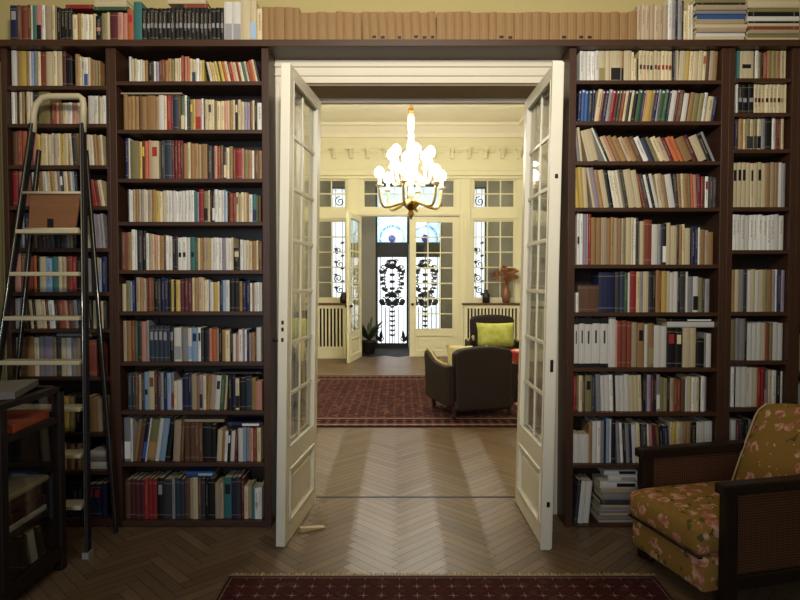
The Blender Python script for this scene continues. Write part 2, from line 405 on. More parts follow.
while u < 530:
    x = fx(u); h = cz1-cz0
    m.prism([(0, h), (.17, h), (.17, h*.75), (.10, h*.45), (.06, 0), (0, 0)], (x-.035, FY, cz0), (0,-1,0), (0,0,1), (.07,0,0)); 
    m.box(x+.035, x+.2, FY-.03, FY, cz1-h*.35, cz1); u += 16.6
struct(m.build('trim_corbels', 'wall_cream', bevel=.004))
m = MB()
for a, b in ((RX0, WINS[0][0]-.3), (WINS[0][1]+.06, DX0-.02), (DX1+.02, WINS[1][0]-.1)): m.box(a, b, FY-.025, FY, 0, fz(340))
struct(m.build('baseboard_far', 'wall_cream', bevel=.005))
m = MB()
for u0, u1 in ((348, 358), (460, 470)):
    a, b = fx(u0), fx(u1); m.box(a, b, FY-.03, FY, 0, fz(178)); m.box(a+.06, b-.06, FY-.045, FY-.03, .3, fz(214))
for a, b in WINS: 
    m.box(a-.05, b+.05, FY-.03, FY, fz(218.5), fz(210))
m.box(fx(358), fx(460), FY-.03, FY, fz(215), fz(209.5))
struct(m.build('trim_pilaster', 'wall_cream', bevel=.006))
# ------------------------------------------------------------------ glazed frames of the far wall
def glazed(name, x0, x1, z0, z1, cols, rows, y, fr=.05, mt='wall_cream', bar=.022):
    root = struct(empty(name, ((x0+x1)/2, y, z0))); w = (x1-x0)/2; h = z1-z0
    f = MB(); f.box(-w, -w+fr, -.03, .03, 0, h); f.box(w-fr, w, -.03, .03, 0, h); f.box(-w+fr, w-fr, -.03, .03, 0, fr); f.box(-w+fr, w-fr, -.03, .03, h-fr, h)
    f.build('window_frame', mt, root, bevel=.004)
    b = MB()
    for i in range(1, cols): xx = -w+fr+(2*w-2*fr)*i/cols; b.box(xx-bar/2, xx+bar/2, -.02, .02, fr, h-fr)
    for j in range(1, rows): zz = fr+(h-2*fr)*j/rows; b.box(-w+fr, w-fr, -.018, .018, zz-bar/2, zz+bar/2)
    b.build('glazing_bars', mt, root)
    MB().box(-w+fr, w-fr, -.003, .003, fr, h-fr).build('pane', 'glass', root)
    return root
n = 1
for a, b in WINS:
    glazed('window_%d' % n, a, b, wz0, wz1, 3, 5, FY+.06, .03); n += 1
    glazed('window_%d' % n, a, b, tz0, tz1, 3, 2, FY+.06, .03); n += 1
glazed('window_%d' % n, fx(363), fx(455), tz0, tz1, 6, 2, FY+.06, .03); n += 1
# ------------------------------------------------------------------ door leaves
def leaf(name, W, H, T, cols, rows, gz0, gz1, stile, mt, bar=.03, panel_top=None):
    """hinge edge at x = 0, leaf along +x"""
    root = struct(empty(name)); t = T/2
    f = MB(); f.box(0, stile, -t, t, 0, H); f.box(W-stile, W, -t, t, 0, H)
    f.box(stile, W-stile, -t, t, gz1, H); pz0, pz1 = .11, gz0-.12
    f.box(stile, W-stile, -t, t, 0, pz0); f.box(stile, W-stile, -t, t, pz1, gz0)
    f.build('leaf_frame', mt, root, bevel=.004)
    p = MB(); p.box(stile, W-stile, -t*.35, t*.35, pz0, pz1)
    p.box(stile+.07, W-stile-.07, -t*.8, t*.8, pz0+.07, pz1-.07)
    for s in (-1, 1):
        ya, yb = sorted((s*t*.3, s*(t+.008)))
        p.box(stile, stile+.022, ya, yb, pz0, pz1); p.box(W-stile-.022, W-stile, ya, yb, pz0, pz1); p.box(stile, W-stile, ya, yb, pz0, pz0+.022); p.box(stile, W-stile, ya, yb, pz1-.022, pz1)
    p.build('bottom_panel', mt, root, bevel=.005)
    b = MB(); gw = W-2*stile
    for i in range(1, cols): xx = stile+gw*i/cols; b.box(xx-bar/2, xx+bar/2, -t*.25, t*.25, gz0, gz1)
    for j in range(1, rows): zz = gz0+(gz1-gz0)*j/rows; b.box(stile, W-stile, -t*.23, t*.23, zz-bar/2, zz+bar/2)
    for s in (-1, 1):
        ya, yb = sorted((s*t*.5, s*(t+.002)))
        b.box(stile, stile+.012, ya, yb, gz0, gz1); b.box(W-stile-.012, W-stile, ya, yb, gz0, gz1); b.box(stile, W-stile, ya, yb, gz0, gz0+.012); b.box(stile, W-stile, ya, yb, gz1-.012, gz1)
    b.build('glazing_bars', mt, root, bevel=.003)
    MB().box(stile-.004, W-stile+.004, -.002, .002, gz0-.004, gz1+.004).build('pane', 'glass', root)
    return root
HY = 4.175; LW = .73
LH = at(300, 102, HY)[1]
g1 = at(300, 112, HY)[1]; g0 = .56
TL = math.radians(1.0)
# left leaf: hinge x at the wall, near edge towards the camera
hx, nx = -.588, -.668
d1 = leaf('door_1', LW, LH, .055, 2, 7, g0, g1, .078, 'door_white', .024)
d1.location = (hx-.03, HY, .004); d1.rotation_euler = (-TL, 0, math.atan2(-LW, nx-hx))
MB().box(LW-.001, LW+.0025, -.018, .018, 1.13, 1.36).build('lock_plate', 'casing_white', d1)
for zq in (1.2, 1.26, 1.3): MB().box(LW+.002, LW+.004, -.007, .007, zq, zq+.022).build('bolt_slot', 'black_iron', d1)
m = MB().tube([(LW-.045, -.028, 1.2), (LW-.045, -.065, 1.2), (LW-.05, -.07, 1.2), (LW-.15, -.07, 1.19)], .009)
m.box(LW-.055, LW-.035, -.032, -.027, 1.12, 1.24); m.build('door_handle', 'black_iron', d1)
hx2, nx2 = .808, .822
LW2 = .752
d2 = leaf('door_2', LW2, LH, .055, 2, 7, g0, g1, .078, 'door_white', .024)
d2.location = (hx2+.03, HY, .004); d2.rotation_euler = (-TL, 0, math.atan2(-LW2, nx2-hx2))
m = MB().box(LW2-.001, LW2+.012, -.042, .014, 0, LH); m.build('rebate_strip', 'door_white', d2)
for za, zb__ in ((1.03, 1.10), (2.13, 2.155), (.25, .28)): MB().box(LW2+.010, LW2+.0145, -.014, .004, za, zb__).build('bolt_slot', 'black_iron', d2)
struct(d1); struct(d2)
FH = dz1-.02
def fleaf(name):
    r = leaf(name, (DX1-DX0)/2-.012, FH, .05, 3, 7, fz(329.5), fz(222), .12, 'wall_cream', .025)
    W = (DX1-DX0)/2-.012
    MB().sphere((W-.06, -.05, 1.08), .03).sphere((W-.06, .05, 1.08), .03).box(W-.07, W-.05, -.04, .04, 1.07, 1.09).build('door_handle', 'black_iron', r)
    return r
d3 = fleaf('door_3'); d3.location = (DX0+.03, FY+.02, .005)
nxx = at(349, 330, gy(363))[0]
d3.rotation_euler = (0, 0, math.atan2(gy(363)-FY, nxx-DX0-.03))
d4 = fleaf('door_4'); d4.location = (DX1, FY+.05, .005); d4.rotation_euler = (0, 0, PI)
# ------------------------------------------------------------------ entrance: wrought iron double door and side lights
def spiral(cx, cz, r, turns, a0, d, n=26):
    return [(cx+r*(1-.85*i/n)*math.cos(a0+d*2*PI*turns*i/n), 0, cz+r*(1-.85*i/n)*math.sin(a0+d*2*PI*turns*i/n)) for i in range(n+1)]
def leafshape(m, cx, cz, L, ang, w=.3):
    pts = []
    for i in range(7): q = i/6; pts.append((L*q, L*w*math.sin(PI*q)))
    for i in range(5, 0, -1): q = i/6; pts.append((L*q, -L*w*math.sin(PI*q)))
    c, s = math.cos(ang), math.sin(ang)
    m.prism([(p*c-q*s, p*s+q*c) for p, q in pts], (cx, -.008, cz), (1,0,0), (0,0,1), (0,.016,0))
def iron_leaf(name, W, Hd):
    root = struct(empty(name)); zg0, zg1 = ez(343.5), ez(257); fr = .05
    f = MB(); f.box(0, fr, -.03, .03, 0, Hd); f.box(W-fr, W, -.03, .03, 0, Hd); f.box(fr, W-fr, -.03, .03, 0, zg0); f.box(fr, W-fr, -.03, .03, zg1, Hd)
    f.build('leaf_frame', 'black_paint', root, bevel=.004)
    MB().box(fr, W-fr, .012, .018, zg0, zg1).build('pane', 'frosted', root)
    g = MB(); h = zg1-zg0; w = W/2; cz = zg0+h*.62; R = .017
    for q in (-1, 1):
        x1 = w+q*W*.16
        g.tube([(w+q*W*.33, 0, zg0), (w+q*W*.33, 0, zg0+h*.45)], .013, 6); g.tube([(w+q*W*.2, 0, zg0), (w+q*W*.2, 0, zg0+h*.42)], .013, 6)
        g.tube(spiral(w+q*W*.29, zg0+h*.49, W*.12, 1.5, PI/2, q), R, 6); g.tube(spiral(w+q*W*.16, zg0+h*.55, W*.09, 1.4, -PI/2, -q), R, 6)
        g.tube(spiral(w+q*W*.27, zg0+h*.88, W*.1, 1.4, -PI/2, -q), R*.9, 6); g.tube(spiral(w+q*W*.12, zg0+h*.95, W*.07, 1.2, 0, q), R*.9, 6)
        g.tube(spiral(w+q*W*.33, zg0+h*.05, W*.08, 1.2, PI/2, q), R*.9, 6)
        ov = [(w+q*W*.24*math.sin(PI*i/16), 0, cz+h*.12-h*.17*math.cos(PI*i/16)) for i in range(17)]
        g.tube(ov, R*.8, 6)
        for i in range(1, 16, 1):
            p = ov[i]; leafshape(g, p[0], p[2], .11, (0 if q > 0 else PI)+random.uniform(-.9, .9)); leafshape(g, p[0], p[2], .06, (PI if q > 0 else 0)+random.uniform(-.9, .9))
        leafshape(g, w, zg0+h*.45, .22, PI/2+q*.9); leafshape(g, w, zg0+h*.45, .16, PI/2+q*1.5); leafshape(g, w, zg0+h*.93, .16, -PI/2+q*.7)
        leafshape(g, w+q*W*.36, zg0+.02, .3, PI/2+q*.1, .14); leafshape(g, w+q*W*.36, zg0+.02, .22, PI/2-q*.5, .16)
    g.tube([(w, 0, zg0), (w, 0, zg1)], .014, 6)
    for q in (-1, 1): g.tube([(w+q*W*.08, 0, zg0), (w+q*W*.08, 0, zg0+h*.42)], .011, 6); g.tube([(w+q*W*.36, 0, zg0+h*.5), (w+q*W*.36, 0, zg1)], .011, 6); leafshape(g, w+q*W*.1, zg0+h*.52, .2, PI/2+q*.5); leafshape(g, w+q*W*.2, zg0+h*.44, .2, PI/2-q*.9); leafshape(g, w, zg0+h*.97, .13, -PI/2+q*1.1); leafshape(g, w+q*W*.3, zg0+h*.8, .14, PI/2-q*.5)
    for k in range(7):
        zz = zg0+h*(.08+.055*k); leafshape(g, w, zz, .075, PI/4); leafshape(g, w, zz, .075, 3*PI/4)
    for k in range(4): leafshape(g, w, cz+h*(.0+.08*k), .09, PI/4, .4); leafshape(g, w, cz+h*(.0+.08*k), .09, 3*PI/4, .4)
    g.build('iron_scrollwork', 'black_iron', root)
    return root
mid = (EDX0+EDX1)/2; Hd = ez(243.5)
W5 = mid-EDX0-.001
d5 = iron_leaf('door_5', W5, Hd); d5.location = (EDX0, EY+.08, 0)
d6 = copy_tree(d5); d6.name = 'door_6'; d6.location = (mid+.001, EY+.08, 0)
for k, (a, b) in enumerate(((EDX0, mid), (mid, EDX1))):
    root = struct(empty('window_%d' % n, (a, EY+.08, Hd))); n += 1; w = b-a; h = edz1-Hd
    f = MB(); f.box(0, .04, -.03, .03, 0, h); f.box(w-.04, w, -.03, .03, 0, h); f.box(.04, w-.04, -.03, .03, 0, .03); f.box(.04, w-.04, -.03, .03, h-.05, h); f.build('window_frame', 'black_paint', root)
    MB().box(.04, w-.04, -.003, .003, .03, h-.05).build('pane', 'stained', root)
for a, b in (S1, S2):
    z0, z1 = ez(304), ez(187); root = struct(empty('window_%d' % n, (a, EY+.08, z0))); n += 1; w = b-a; h = z1-z0
    f = MB(); f.box(0, .025, -.03, .03, 0, h); f.box(w-.025, w, -.03, .03, 0, h); f.box(.025, w-.025, -.03, .03, 0, .03); f.box(.025, w-.025, -.03, .03, h-.03, h); f.build('window_frame', 'black_paint', root)
    MB().box(.025, w-.025, -.003, .003, .03, h-.03).build('pane', 'frosted', root)
    g = MB()
    for q in (.3, .7): g.tube([(w*q, -.02, .03), (w*q, -.02, h-.03)], .008, 6)
    for zc_, rr, s in ((.12, .09, 1), (.22, .1, -1), (.34, .1, 1), (.46, .08, -1), (.88, .12, 1)):
        pts = [(x, -.02, z) for x, _, z in spiral(w*(.5+.06*s), h*zc_, min(rr, w*.36), 1.5, PI/2*s, s)]; g.tube(pts, .013, 6)
    for k in range(9):
        s = -1 if k % 2 else 1; g.prism([(0,0),(.05,.05),(.11,.03),(.06,-.02)], (w*.5+s*.02, -.03, h*(.08+.055*k)), (s,0,0), (0,0,1), (0,.016,0))
    g.build('iron_scrollwork', 'black_iron', root)
# radiator covers under the far windows
def radiator(x0, x1, label):
    r = tag(empty('radiator_cover', ((x0+x1)/2, FY-.14, 0)), label, 'radiator cover', 'radiator covers under the far windows')
    w = (x1-x0)/2; H = fz(304.5)
    f = MB(); f.box(-w, -w+.05, -.12, .13, 0, H); f.box(w-.05, w, -.12, .13, 0, H); f.box(-w+.05, w-.05, -.12, -.09, 0, .24); f.box(-w+.05, w-.05, -.12, -.09, H-.07, H)
    f.build('frame', 'wall_cream', r, bevel=.005)
    s = MB(); k = int((2*w-.1)/.068)
    for i in range(k+1): x = -w+.05+(2*w-.1)*i/k; s.box(x-.016, x+.016, -.115, -.085, .24, H-.07)
    s.build('slats', 'wall_cream', r)
    MB().box(-w+.05, w-.05, .09, .12, .0, H-.03).build('back_plate', 'dark_gap', r)
    MB().box(-w-.03, w+.03, -.15, .135, H, H+.035).build('top_board', 'sill_wood', r, bevel=.006)
    return H+.035
RH = radiator(fx(304), fx(347), 'cream slatted radiator cover with wooden top beside the open glazed door')
radiator(fx(463), fx(518), 'cream slatted radiator cover with wooden top holding a copper vase of dried flowers')
# ------------------------------------------------------------------ rugs
def rug(name, x0, x1, y0, y1, mat, label, fr_ends, rz=0):
    cx, cy = (x0+x1)/2, (y0+y1)/2; w, d = (x1-x0)/2, (y1-y0)/2
    r = MB().box(-w, w, -d, d, 0, .011).build(name, mat, None, (cx, cy, .001), bevel=.003); tag(r, label, 'rug')
    f = MB()
    for s in fr_ends:
        x = -w
        while x < w:
            L = random.uniform(.012, .04); a = random.uniform(-.02, .02); y = s*d
            f.box(x, x+.006, min(y, y+s*L), max(y, y+s*L), .001, .005+random.random()*.004, Matrix.Translation((x, y, 0)) @ Matrix.Rotation(a*12, 4, 'Z') @ Matrix.Translation((-x, -y, 0)))
            x += .0085
    if fr_ends: tag(f.build('fringe', 'fringe', r), kind='stuff')
    return r
y1 = gy(577.5)
rx0, rx1 = at(228, 577, y1)[0], at(655, 577, y1)[0]
rug_mat('rug_near_mat', rx1-rx0, 1.9, (72, 34, 36), (40, 20, 24), (150, 124, 104), .088, .03, .25)
rug('rug', rx0, rx1, y1-1.9, y1, 'rug_near_mat', 'dark maroon rug with small pale star motifs and a frayed fringe, in the foreground', (1,))
fy0, fy1 = gy(427.5), gy(376)
rug_mat('rug_far_mat', 3.5, fy1-fy0, (84, 48, 46), (44, 32, 40), (150, 112, 98), .11, .42)
rug('rug', -1.65, 1.85, fy0, fy1, 'rug_far_mat', 'large red patterned rug with wide border in the bright room beyond the doorway', ())
# ------------------------------------------------------------------ chandelier
CHY = 8.7
cxh, zb = at(411, 220, CHY); zt = at(411, 106, CHY)[1]
ch = tag(empty('chandelier', (cxh, CHY, zb)), 'lit brass and porcelain chandelier with two tiers of bulbs hanging in the far room', 'chandelier')
def cz_(v): return at(411, v, CHY)[1]-zb
prof = [(.002, 0), (.025, cz_(217)), (.05, cz_(214)), (.03, cz_(211)), (.045, cz_(210)), (.11, cz_(206)), (.135, cz_(202)), (.12, cz_(201)), (.04, cz_(199))]
MB().lathe(prof, 24).build('bowl', 'brass', ch)
pr = [(.035, cz_(200)), (.05, cz_(192)), (.03, cz_(186)), (.07, cz_(176)), (.05, cz_(168)), (.03, cz_(160)), (.055, cz_(152)), (.06, cz_(145)), (.035, cz_(138)), (.05, cz_(136)), (.03, cz_(134)), (.045, cz_(128)), (.05, cz_(118)), (.03, cz_(112))]
MB().lathe(pr, 20).build('stem', 'porcelain', ch)
MB().lathe([(.045, cz_(112)), (.04, cz_(109)), (.012, cz_(105)), (.01, RZ-zb)], 12).build('rod', 'brass', ch)
def arm(ang, rad, z0, zlow, zcup, arm_mat):
    R = Matrix.Rotation(ang, 4, 'Z')
    pts = []
    for i in range(15):
        q = i/14; r = .07+(rad-.07)*math.sin(q*PI/2)**.9
        if q < .55: z = z0+(zlow-z0)*math.sin(q/.55*PI/2)
        else: z = zlow+(zcup-zlow)*(1-math.cos((q-.55)/.45*PI/2))
        pts.append(R @ Vector((r, 0, z)))
    a = MB().tube(pts, [.030-.010*i/14 for i in range(15)], 8)
    a.build('arm', arm_mat, ch)
    e = R @ Vector((rad, 0, zcup))
    MB().lathe([(.012, -.03), (.03, -.02), (.055, .0), (.06, .012), (.03, .014), (.026, .06), (.026, .11)], 14, e).build('candle_cup', 'porcelain', ch)
    b = MB().lathe([(.02, .11), (.05, .125), (.066, .16), (.068, .195), (.05, .235), (.02, .262), (.003, .27)], 12, e); b.build('bulb', 'bulb', ch)
    return e + Vector((0, 0, .2))
ends = []
for k in range(6): ends.append(arm(2*PI*k/6+.28, .47, cz_(201), cz_(207.5), cz_(187), 'pale_brass'))
for k in range(6): ends.append(arm(2*PI*k/6+.75, .29, cz_(180), cz_(184), cz_(166), 'porcelain'))
# ------------------------------------------------------------------ far armchair, seen from behind
def upholstered(x, y, rz, label, back_h, mat, wd=.34):
    r = tag(empty('armchair', (x, y, .0125), rz), label, 'armchair')
    # local: faces +y, back at y = -.36
    out = []
    for i in range(13):
        q = i/12; out.append((-wd+2*wd*q, back_h-.07+.07*math.sin(PI*q)**.4))
    pts = [(-wd+.02, .08), *out, (wd-.02, .08)]
    m = MB().prism(pts, (0, -.40, 0), (1,0,0), (0,0,1), (0,.13,0)); m.build('backrest', mat, r, bevel=.03)
    MB().box(-wd+.04, wd-.04, -.27, .36, .30, .46).build('seat', mat, r, bevel=.04)
    for s in (-1, 1):
        a = MB(); pr = [(-.36, .14), (-.36, .60), (-.2, .585), (.1, .60), (.32, .68), (.40, .70), (.43, .64), (.40, .5), (.38, .14)]
        a.prism([(p, q) for p, q in pr], (s*(wd-.02) if s > 0 else -(wd-.02)-.1, 0, 0), (0,1,0), (0,0,1), (.1,0,0)); ar = a.build('armrest', mat, r, bevel=.02)
        xx = s*(wd+.035)
        MB().tube([(xx, -.3, .60), (xx, -.1, .592), (xx, .1, .612), (xx, .3, .69), (xx, .4, .715), (xx, .44, .66)], .018, 8).build('arm_rail', 'trim_tan', ar)
    for sx in (-1, 1):
        for yy in (-.33, .33):
            MB().lathe([(.018, 0), (.024, .03), (.02, .06), (.034, .1), (.036, .16)], 12, (sx*(wd-.02), yy, 0)).build('leg', 'dark_wood', r)
    MB().box(-wd, wd, -.395, -.27, .12, .2).build('back_rail', 'dark_wood', r, bevel=.006); MB().box(-wd, wd, .3, .38, .14, .3).build('front_rail', 'dark_wood', r, bevel=.006)
    return r
AY = gy(420)
ax = at(482, 400, AY)[0]
upholstered(ax-.08, AY+.42, math.radians(17), 'dark brown upholstered armchair with its back to us on the red patterned rug', at(482, 347.5, AY)[1]-.012, 'leather', .36)
c2y = 9.3
cx2 = at(494, 330, c2y)[0]
upholstered(cx2+.04, c2y+.15, PI, 'dark armchair facing us behind a lime green cushion', 1.0, 'leather', .36)
def cushion(label, loc, size, mat, rot=(0,0,0), group=None):
    m = MB(); n_ = 10; w, h, t_ = size
    def pt(i, j, s):
        a = -1+2*i/n_; b = -1+2*j/n_
        k = (max(0, 1-a**4)*max(0, 1-b**4))**.5; pinch = 1-.06*(1-abs(a*b))
        return Vector((a*w/2*(1-.07*(1-b*b)), s*k*t_/2, b*h/2*(1-.07*(1-a*a))))
    g = {}
    for s in (-1, 1):
        for i in range(n_+1):
            for j in range(n_+1):
                ed = i in (0, n_) or j in (0, n_)
                key = (i, j, 0 if ed else s)
                if key not in g: g[key] = m.b.verts.new(pt(i, j, s))
        for i in range(n_):
            for j in range(n_):
                q = [g[(a, b, 0 if a in (0, n_) or b in (0, n_) else s)] for a, b in ((i,j),(i+1,j),(i+1,j+1),(i,j+1))]
                f = m.poly(q if s < 0 else q[::-1])
                if f: f.smooth = True
    o = m.build('cushion', mat); o.location = loc; o.rotation_euler = rot; return tag(o, label, 'cushion', group)
pc = at(496.5, 334.5, c2y-.1); cushion('lime green patterned cushion standing against the back of the armchair facing us', (pc[0], c2y-.02, pc[1]-.02), (.60, .40, .16), 'lime_fabric', (math.radians(-12), 0, .05))
pc = at(451, 350, AY+.5); cushion('pale yellow cushion showing above the left arm of the dark brown armchair', (pc[0]+.09, AY+.30, .66), (.34, .3, .1), 'cream_fabric', (math.radians(-14), .06, math.radians(20)))
# little table with red cloth on the right
tx, tz = at(523, 352, 8.0)
st_ = tag(empty('side_table', (tx+.12, 8.0, .0125)), 'small round side table under a red cloth beside the right door leaf', 'table')
MB().lathe([(.26, tz-.03), (.27, tz-.02), (.27, tz-.004), (.26, tz)], 28).build('tabletop', 'dark_wood', st_)
MB().lathe([(.16, 0), (.16, .03), (.035, .06), (.03, tz-.05), (.09, tz-.03)], 16).build('leg', 'dark_wood', st_)
m = MB(); ring = []
for k in range(48):
    a = 2*PI*k/48; r = .30+.012*math.sin(a*9); ring.append((r*math.cos(a), r*math.sin(a)))
m.prism(ring, (0, 0, tz-.135), (1,0,0), (0,1,0), (0,0,.156)); o = m.build('tablecloth', 'cloth_red', None, (tx+.12, 8.0, 0), bevel=.01); tag(o, 'red cloth hanging over the small side table beside the right door leaf', 'tablecloth')
m = MB(); m.box(-.17, .17, -.17, .17, 0, .006); o = m.build('napkin', 'cloth_white', None, (tx+.08, 7.93, tz+.022)); o.rotation_euler = (0, 0, .5); tag(o, 'white cloth square on top of the red tablecloth', 'cloth')
# things on the radiator covers
vx = at(506, 300, FY-.14)[0]
v = tag(MB().lathe([(.05, 0), (.075, .02), (.09, .12), (.085, .22), (.055, .30), (.06, .34), (.07, .36)], 18).build('vase', 'copper', None, (vx, FY-.15, RH)), 'copper vase holding dried flowers on the right radiator cover', 'vase')
fl = tag(empty('dried_flowers', (vx, FY-.15, RH+.3)), 'bunch of rust brown dried flowers standing in the copper vase', 'flowers')
s = MB(); hds = MB()
for k in range(40):
    a = random.uniform(0, 2*PI); r = random.uniform(.05, .25); z = random.uniform(.22, .44)*(1.1-r); e = Vector((r*math.cos(a), r*.6*math.sin(a), z))
    s.tube([(0, 0, -.2), e*.4+Vector((0,0,.05)), e], .004, 5)
    for q in range(9):
        d = Vector((random.gauss(0,1), random.gauss(0,1), random.gauss(0,1))).normalized()*.05; n1 = d.orthogonal().normalized()*.022
        c = e+d*.4; hds.face([c-d*.5, c+n1, c+d, c-n1])
s.build('stems', 'dry_flower', fl); tag(hds.build('flower_heads', 'dry_flower', fl), kind='stuff')
vx = at(486, 300, FY-.14)[0]
tag(MB().lathe([(.05, 0), (.075, .015), (.08, .16), (.06, .2), (.04, .215), (.04, .25), (.05, .27)], 16).build('jar', 'vase_dark', None, (vx, FY-.14, RH)), 'dark jar standing left of the copper vase on the right radiator cover', 'jar')
vx = at(344, 297, FY-.14)[0]
tag(MB().lathe([(.05, 0), (.08, .02), (.085, .12), (.05, .18), (.045, .22)], 16).build('jar', 'vase_dark', None, (vx, FY-.16, RH)), 'small dark jar on the left radiator cover next to the open glazed door', 'jar')
# plant in the lobby
px_, py_ = at(369, 350, FY+.55)[0], FY+.55
pt_ = tag(empty('potted_fern', (px_, py_, 0)), 'dark green potted fern on the lobby floor beside the wrought iron door', 'plant')
MB().lathe([(.10, 0), (.13, .02), (.16, .24), (.175, .25), (.175, .28), (.15, .28), (.14, .24)], 18).build('pot', 'pot_dark', pt_)
lv = MB()
for k in range(60):
    a = random.uniform(0, 2*PI); L = random.uniform(.45, .85); up = random.uniform(.5, 1.1)
    prev = None
    for i in range(8):
        q = i/7; c = Vector((math.cos(a)*L*q*.55, math.sin(a)*L*q*.55, .27+L*up*(q-.45*q*q))); w = Vector((-math.sin(a), math.cos(a), 0))*.028*math.sin(PI*min(1, q*.85+.12))
        cur = (lv.b.verts.new(c-w), lv.b.verts.new(c+w))
        if prev: lv.poly([prev[0], prev[1], cur[1], cur[0]])
        prev = cur
tag(lv.build('leaves', 'leaf', pt_), kind='stuff')
# ------------------------------------------------------------------ step ladder
ld = tag(empty('step_ladder', (-2.0, 3.5, 0)), 'black step ladder with pale treads and wooden board leaning by the left bookcase', 'ladder')
base = Vector(ld.location)
LB = Vector((at(-28, 557, gy(557))[0], gy(557), 0)); RB = Vector((at(88, 557, gy(557))[0], gy(557), 0))
LT = Vector((at(33, 124, 3.62)[0], 3.62, at(33, 124, 3.62)[1])); RT = Vector((at(83, 124, 3.62)[0], 3.62, LT.z))
def railpt(A, B, z): q = (z-A.z)/(B.z-A.z); return A+(B-A)*q
def rail(A, B, name='rail', w=.022, d=.045, mat='black_paint'):
    m = MB(); dr = (B-A).normalized(); sx = Vector((1,0,0)); sx = (sx-dr*sx.dot(dr)).normalized(); sy = dr.cross(sx)
    q = [(-w/2,-d/2),(w/2,-d/2),(w/2,d/2),(-w/2,d/2)]
    m.prism(q, A-base, sx, sy, B-A); o = m.build(name, mat, ld, bevel=.003); return o
for A, B, s in ((LB, LT, -1), (RB, RT, 1)):
    ro = rail(A+Vector((0,0,.03)), B)
    e = Vector((s*-.004, -.024, 0)); MB().tube([A-base+e+Vector((0,0,.05)), B-base+e], .0035, 6).build('edge_strip', 'chrome', ro)
    MB().box(-.018, .018, -.03, .03, 0, .035, Matrix.Translation(A-base)).build('foot', 'rubber', ro)
for u, ut, s in ((2, 39, -1), (116, 86, 1)):
    Yb = 3.66; A = Vector((at(u, 535, Yb)[0], Yb, .0)); B = Vector((at(ut, 150, 3.64)[0], 3.64, at(ut, 150, 3.64)[1]))
    ro = rail(A+Vector((0,0,.0)), B, 'rear_leg', .018, .03)
    MB().tube([A-base+Vector((.01,-.017,.05)), B-base+Vector((.01,-.017,0))], .003, 6).build('edge_strip', 'chrome', ro)
for v_ in (230, 272, 316, 360, 406, 452, 503):
    z = None; Yg = 3.5
    for _ in range(6):
        z = at(40, v_, Yg)[1]; Yg = railpt(RB, RT, z).y
    a, b = railpt(LB, LT, z), railpt(RB, RT, z)
    m = MB().box(a.x+.012-base.x, b.x-.012-base.x, Yg-.05-base.y, Yg+.06-base.y, z-.024, z); m.build('tread', 'ladder_cream', ld, bevel=.005)
# handle loop at the top
h0, h1 = LT-base, RT-base; zt_ = at(60, 97, 3.63)[1]
MB().tube([h0+Vector((0,0,-.05)), h0+Vector((.005,0,.06)), Vector((h0.x+.02, h0.y, zt_-.05)), Vector((h0.x+.06, h0.y, zt_-.008)), Vector((h0.x+.1, h0.y, zt_)), Vector((h1.x-.02, h1.y, zt_)), Vector((h1.x, h1.y, zt_-.015)), Vector((h1.x+.004, h1.y, zt_-.05)), h1+Vector((0,0,-.05))], .019, 10).build('handle', 'ladder_cream', ld)
# wooden platform folded upright between the rails
yb = 3.56
p = [(at(30, 194, yb)), (at(80, 194, yb)), (at(75, 229, yb)), (at(28, 229, yb))]
m = MB().prism([(a, b) for a, b in p], (-base.x, yb-base.y, 0), (1,0,0), (0,0,1), (0,.02,0)); pl = m.build('platform_board', 'board_wood', ld, bevel=.003)
m = MB(); t0, t1 = at(24, 193, yb), at(82, 193, yb)
m.tube([(t0[0]-base.x, yb-base.y-.01, t0[1]), (t1[0]-base.x, yb-base.y-.01, t1[1])], .009, 8); m.build('top_rod', 'ladder_cream', pl); m = MB(); m.tube([(p[3][0]-base.x-.015, yb-base.y-.01, p[3][1]), (p[2][0]-base.x+.03, yb-base.y-.01, p[2][1])], .007, 8); m.build('bottom_rod', 'ladder_cream', pl)
m = MB(); lx, lz = at(51, 224, yb); m.box(lx-.015-base.x, lx+.015-base.x, yb-.012-base.y, yb-base.y, lz-.03, lz+.03); m.build('latch', 'black_iron', pl)
# ------------------------------------------------------------------ glazed display cabinet by the left wall
VX, V0, V1 = -1.81, 1.75, 3.22
zt1, zm, zb1 = at(62, 386, 3.2)[1], at(62, 415, 3.2)[1], at(62, 547, 3.2)[1]
VL = -2.56
cab = tag(empty('display_cabinet', (VX, V1, 0)), 'dark wooden display cabinet with glass front standing by the left wall', 'cabinet')
B0 = Vector((VX, V1, 0))
def cb(m, x0, x1, y0, y1, z0, z1): return m.box(x0-VX, x1-VX, y0-V1, y1-V1, z0, z1)
posts = (1.75, 2.70, 3.17)
m = MB()
for y in posts: cb(m, VX-.045, VX, y, y+.05, 0 if y > 3 or y < 2 else zb1-.04, zt1-.03)
for y in (1.75, 3.17): cb(m, VL, VL+.045, y, y+.05, 0, zt1-.03)
cb(m, VX-.03, VX-.005, V0, V1, zm-.035, zm); cb(m, VX-.04, VX-.002, V0, V1, zb1-.05, zb1+.02)
cb(m, VX-.05, VX, V0, V1, zt1-.03, zt1); cb(m, VL, VL+.05, V0, V1, zt1-.03, zt1); cb(m, VL, VX, V1-.05, V1, zt1-.03, zt1); cb(m, VL, VX, V0, V0+.05, zt1-.03, zt1)
m.build('frame', 'black_wood', cab, bevel=.004)
m = MB(); cb(m, VL, VX-.01, V0+.05, V1-.05, zb1-.03, zb1); m.build('bottom_board', 'black_wood', cab)
m = MB(); cb(m, VL, VX-.04, V0+.05, V1-.05, zm-.03, zm-.005); m.build('case_floor', 'black_wood', cab)
zs = .335
m = MB(); cb(m, VL, VX-.05, V0+.05, V1-.05, zs-.02, zs); m.build('shelf', 'black_wood', cab)
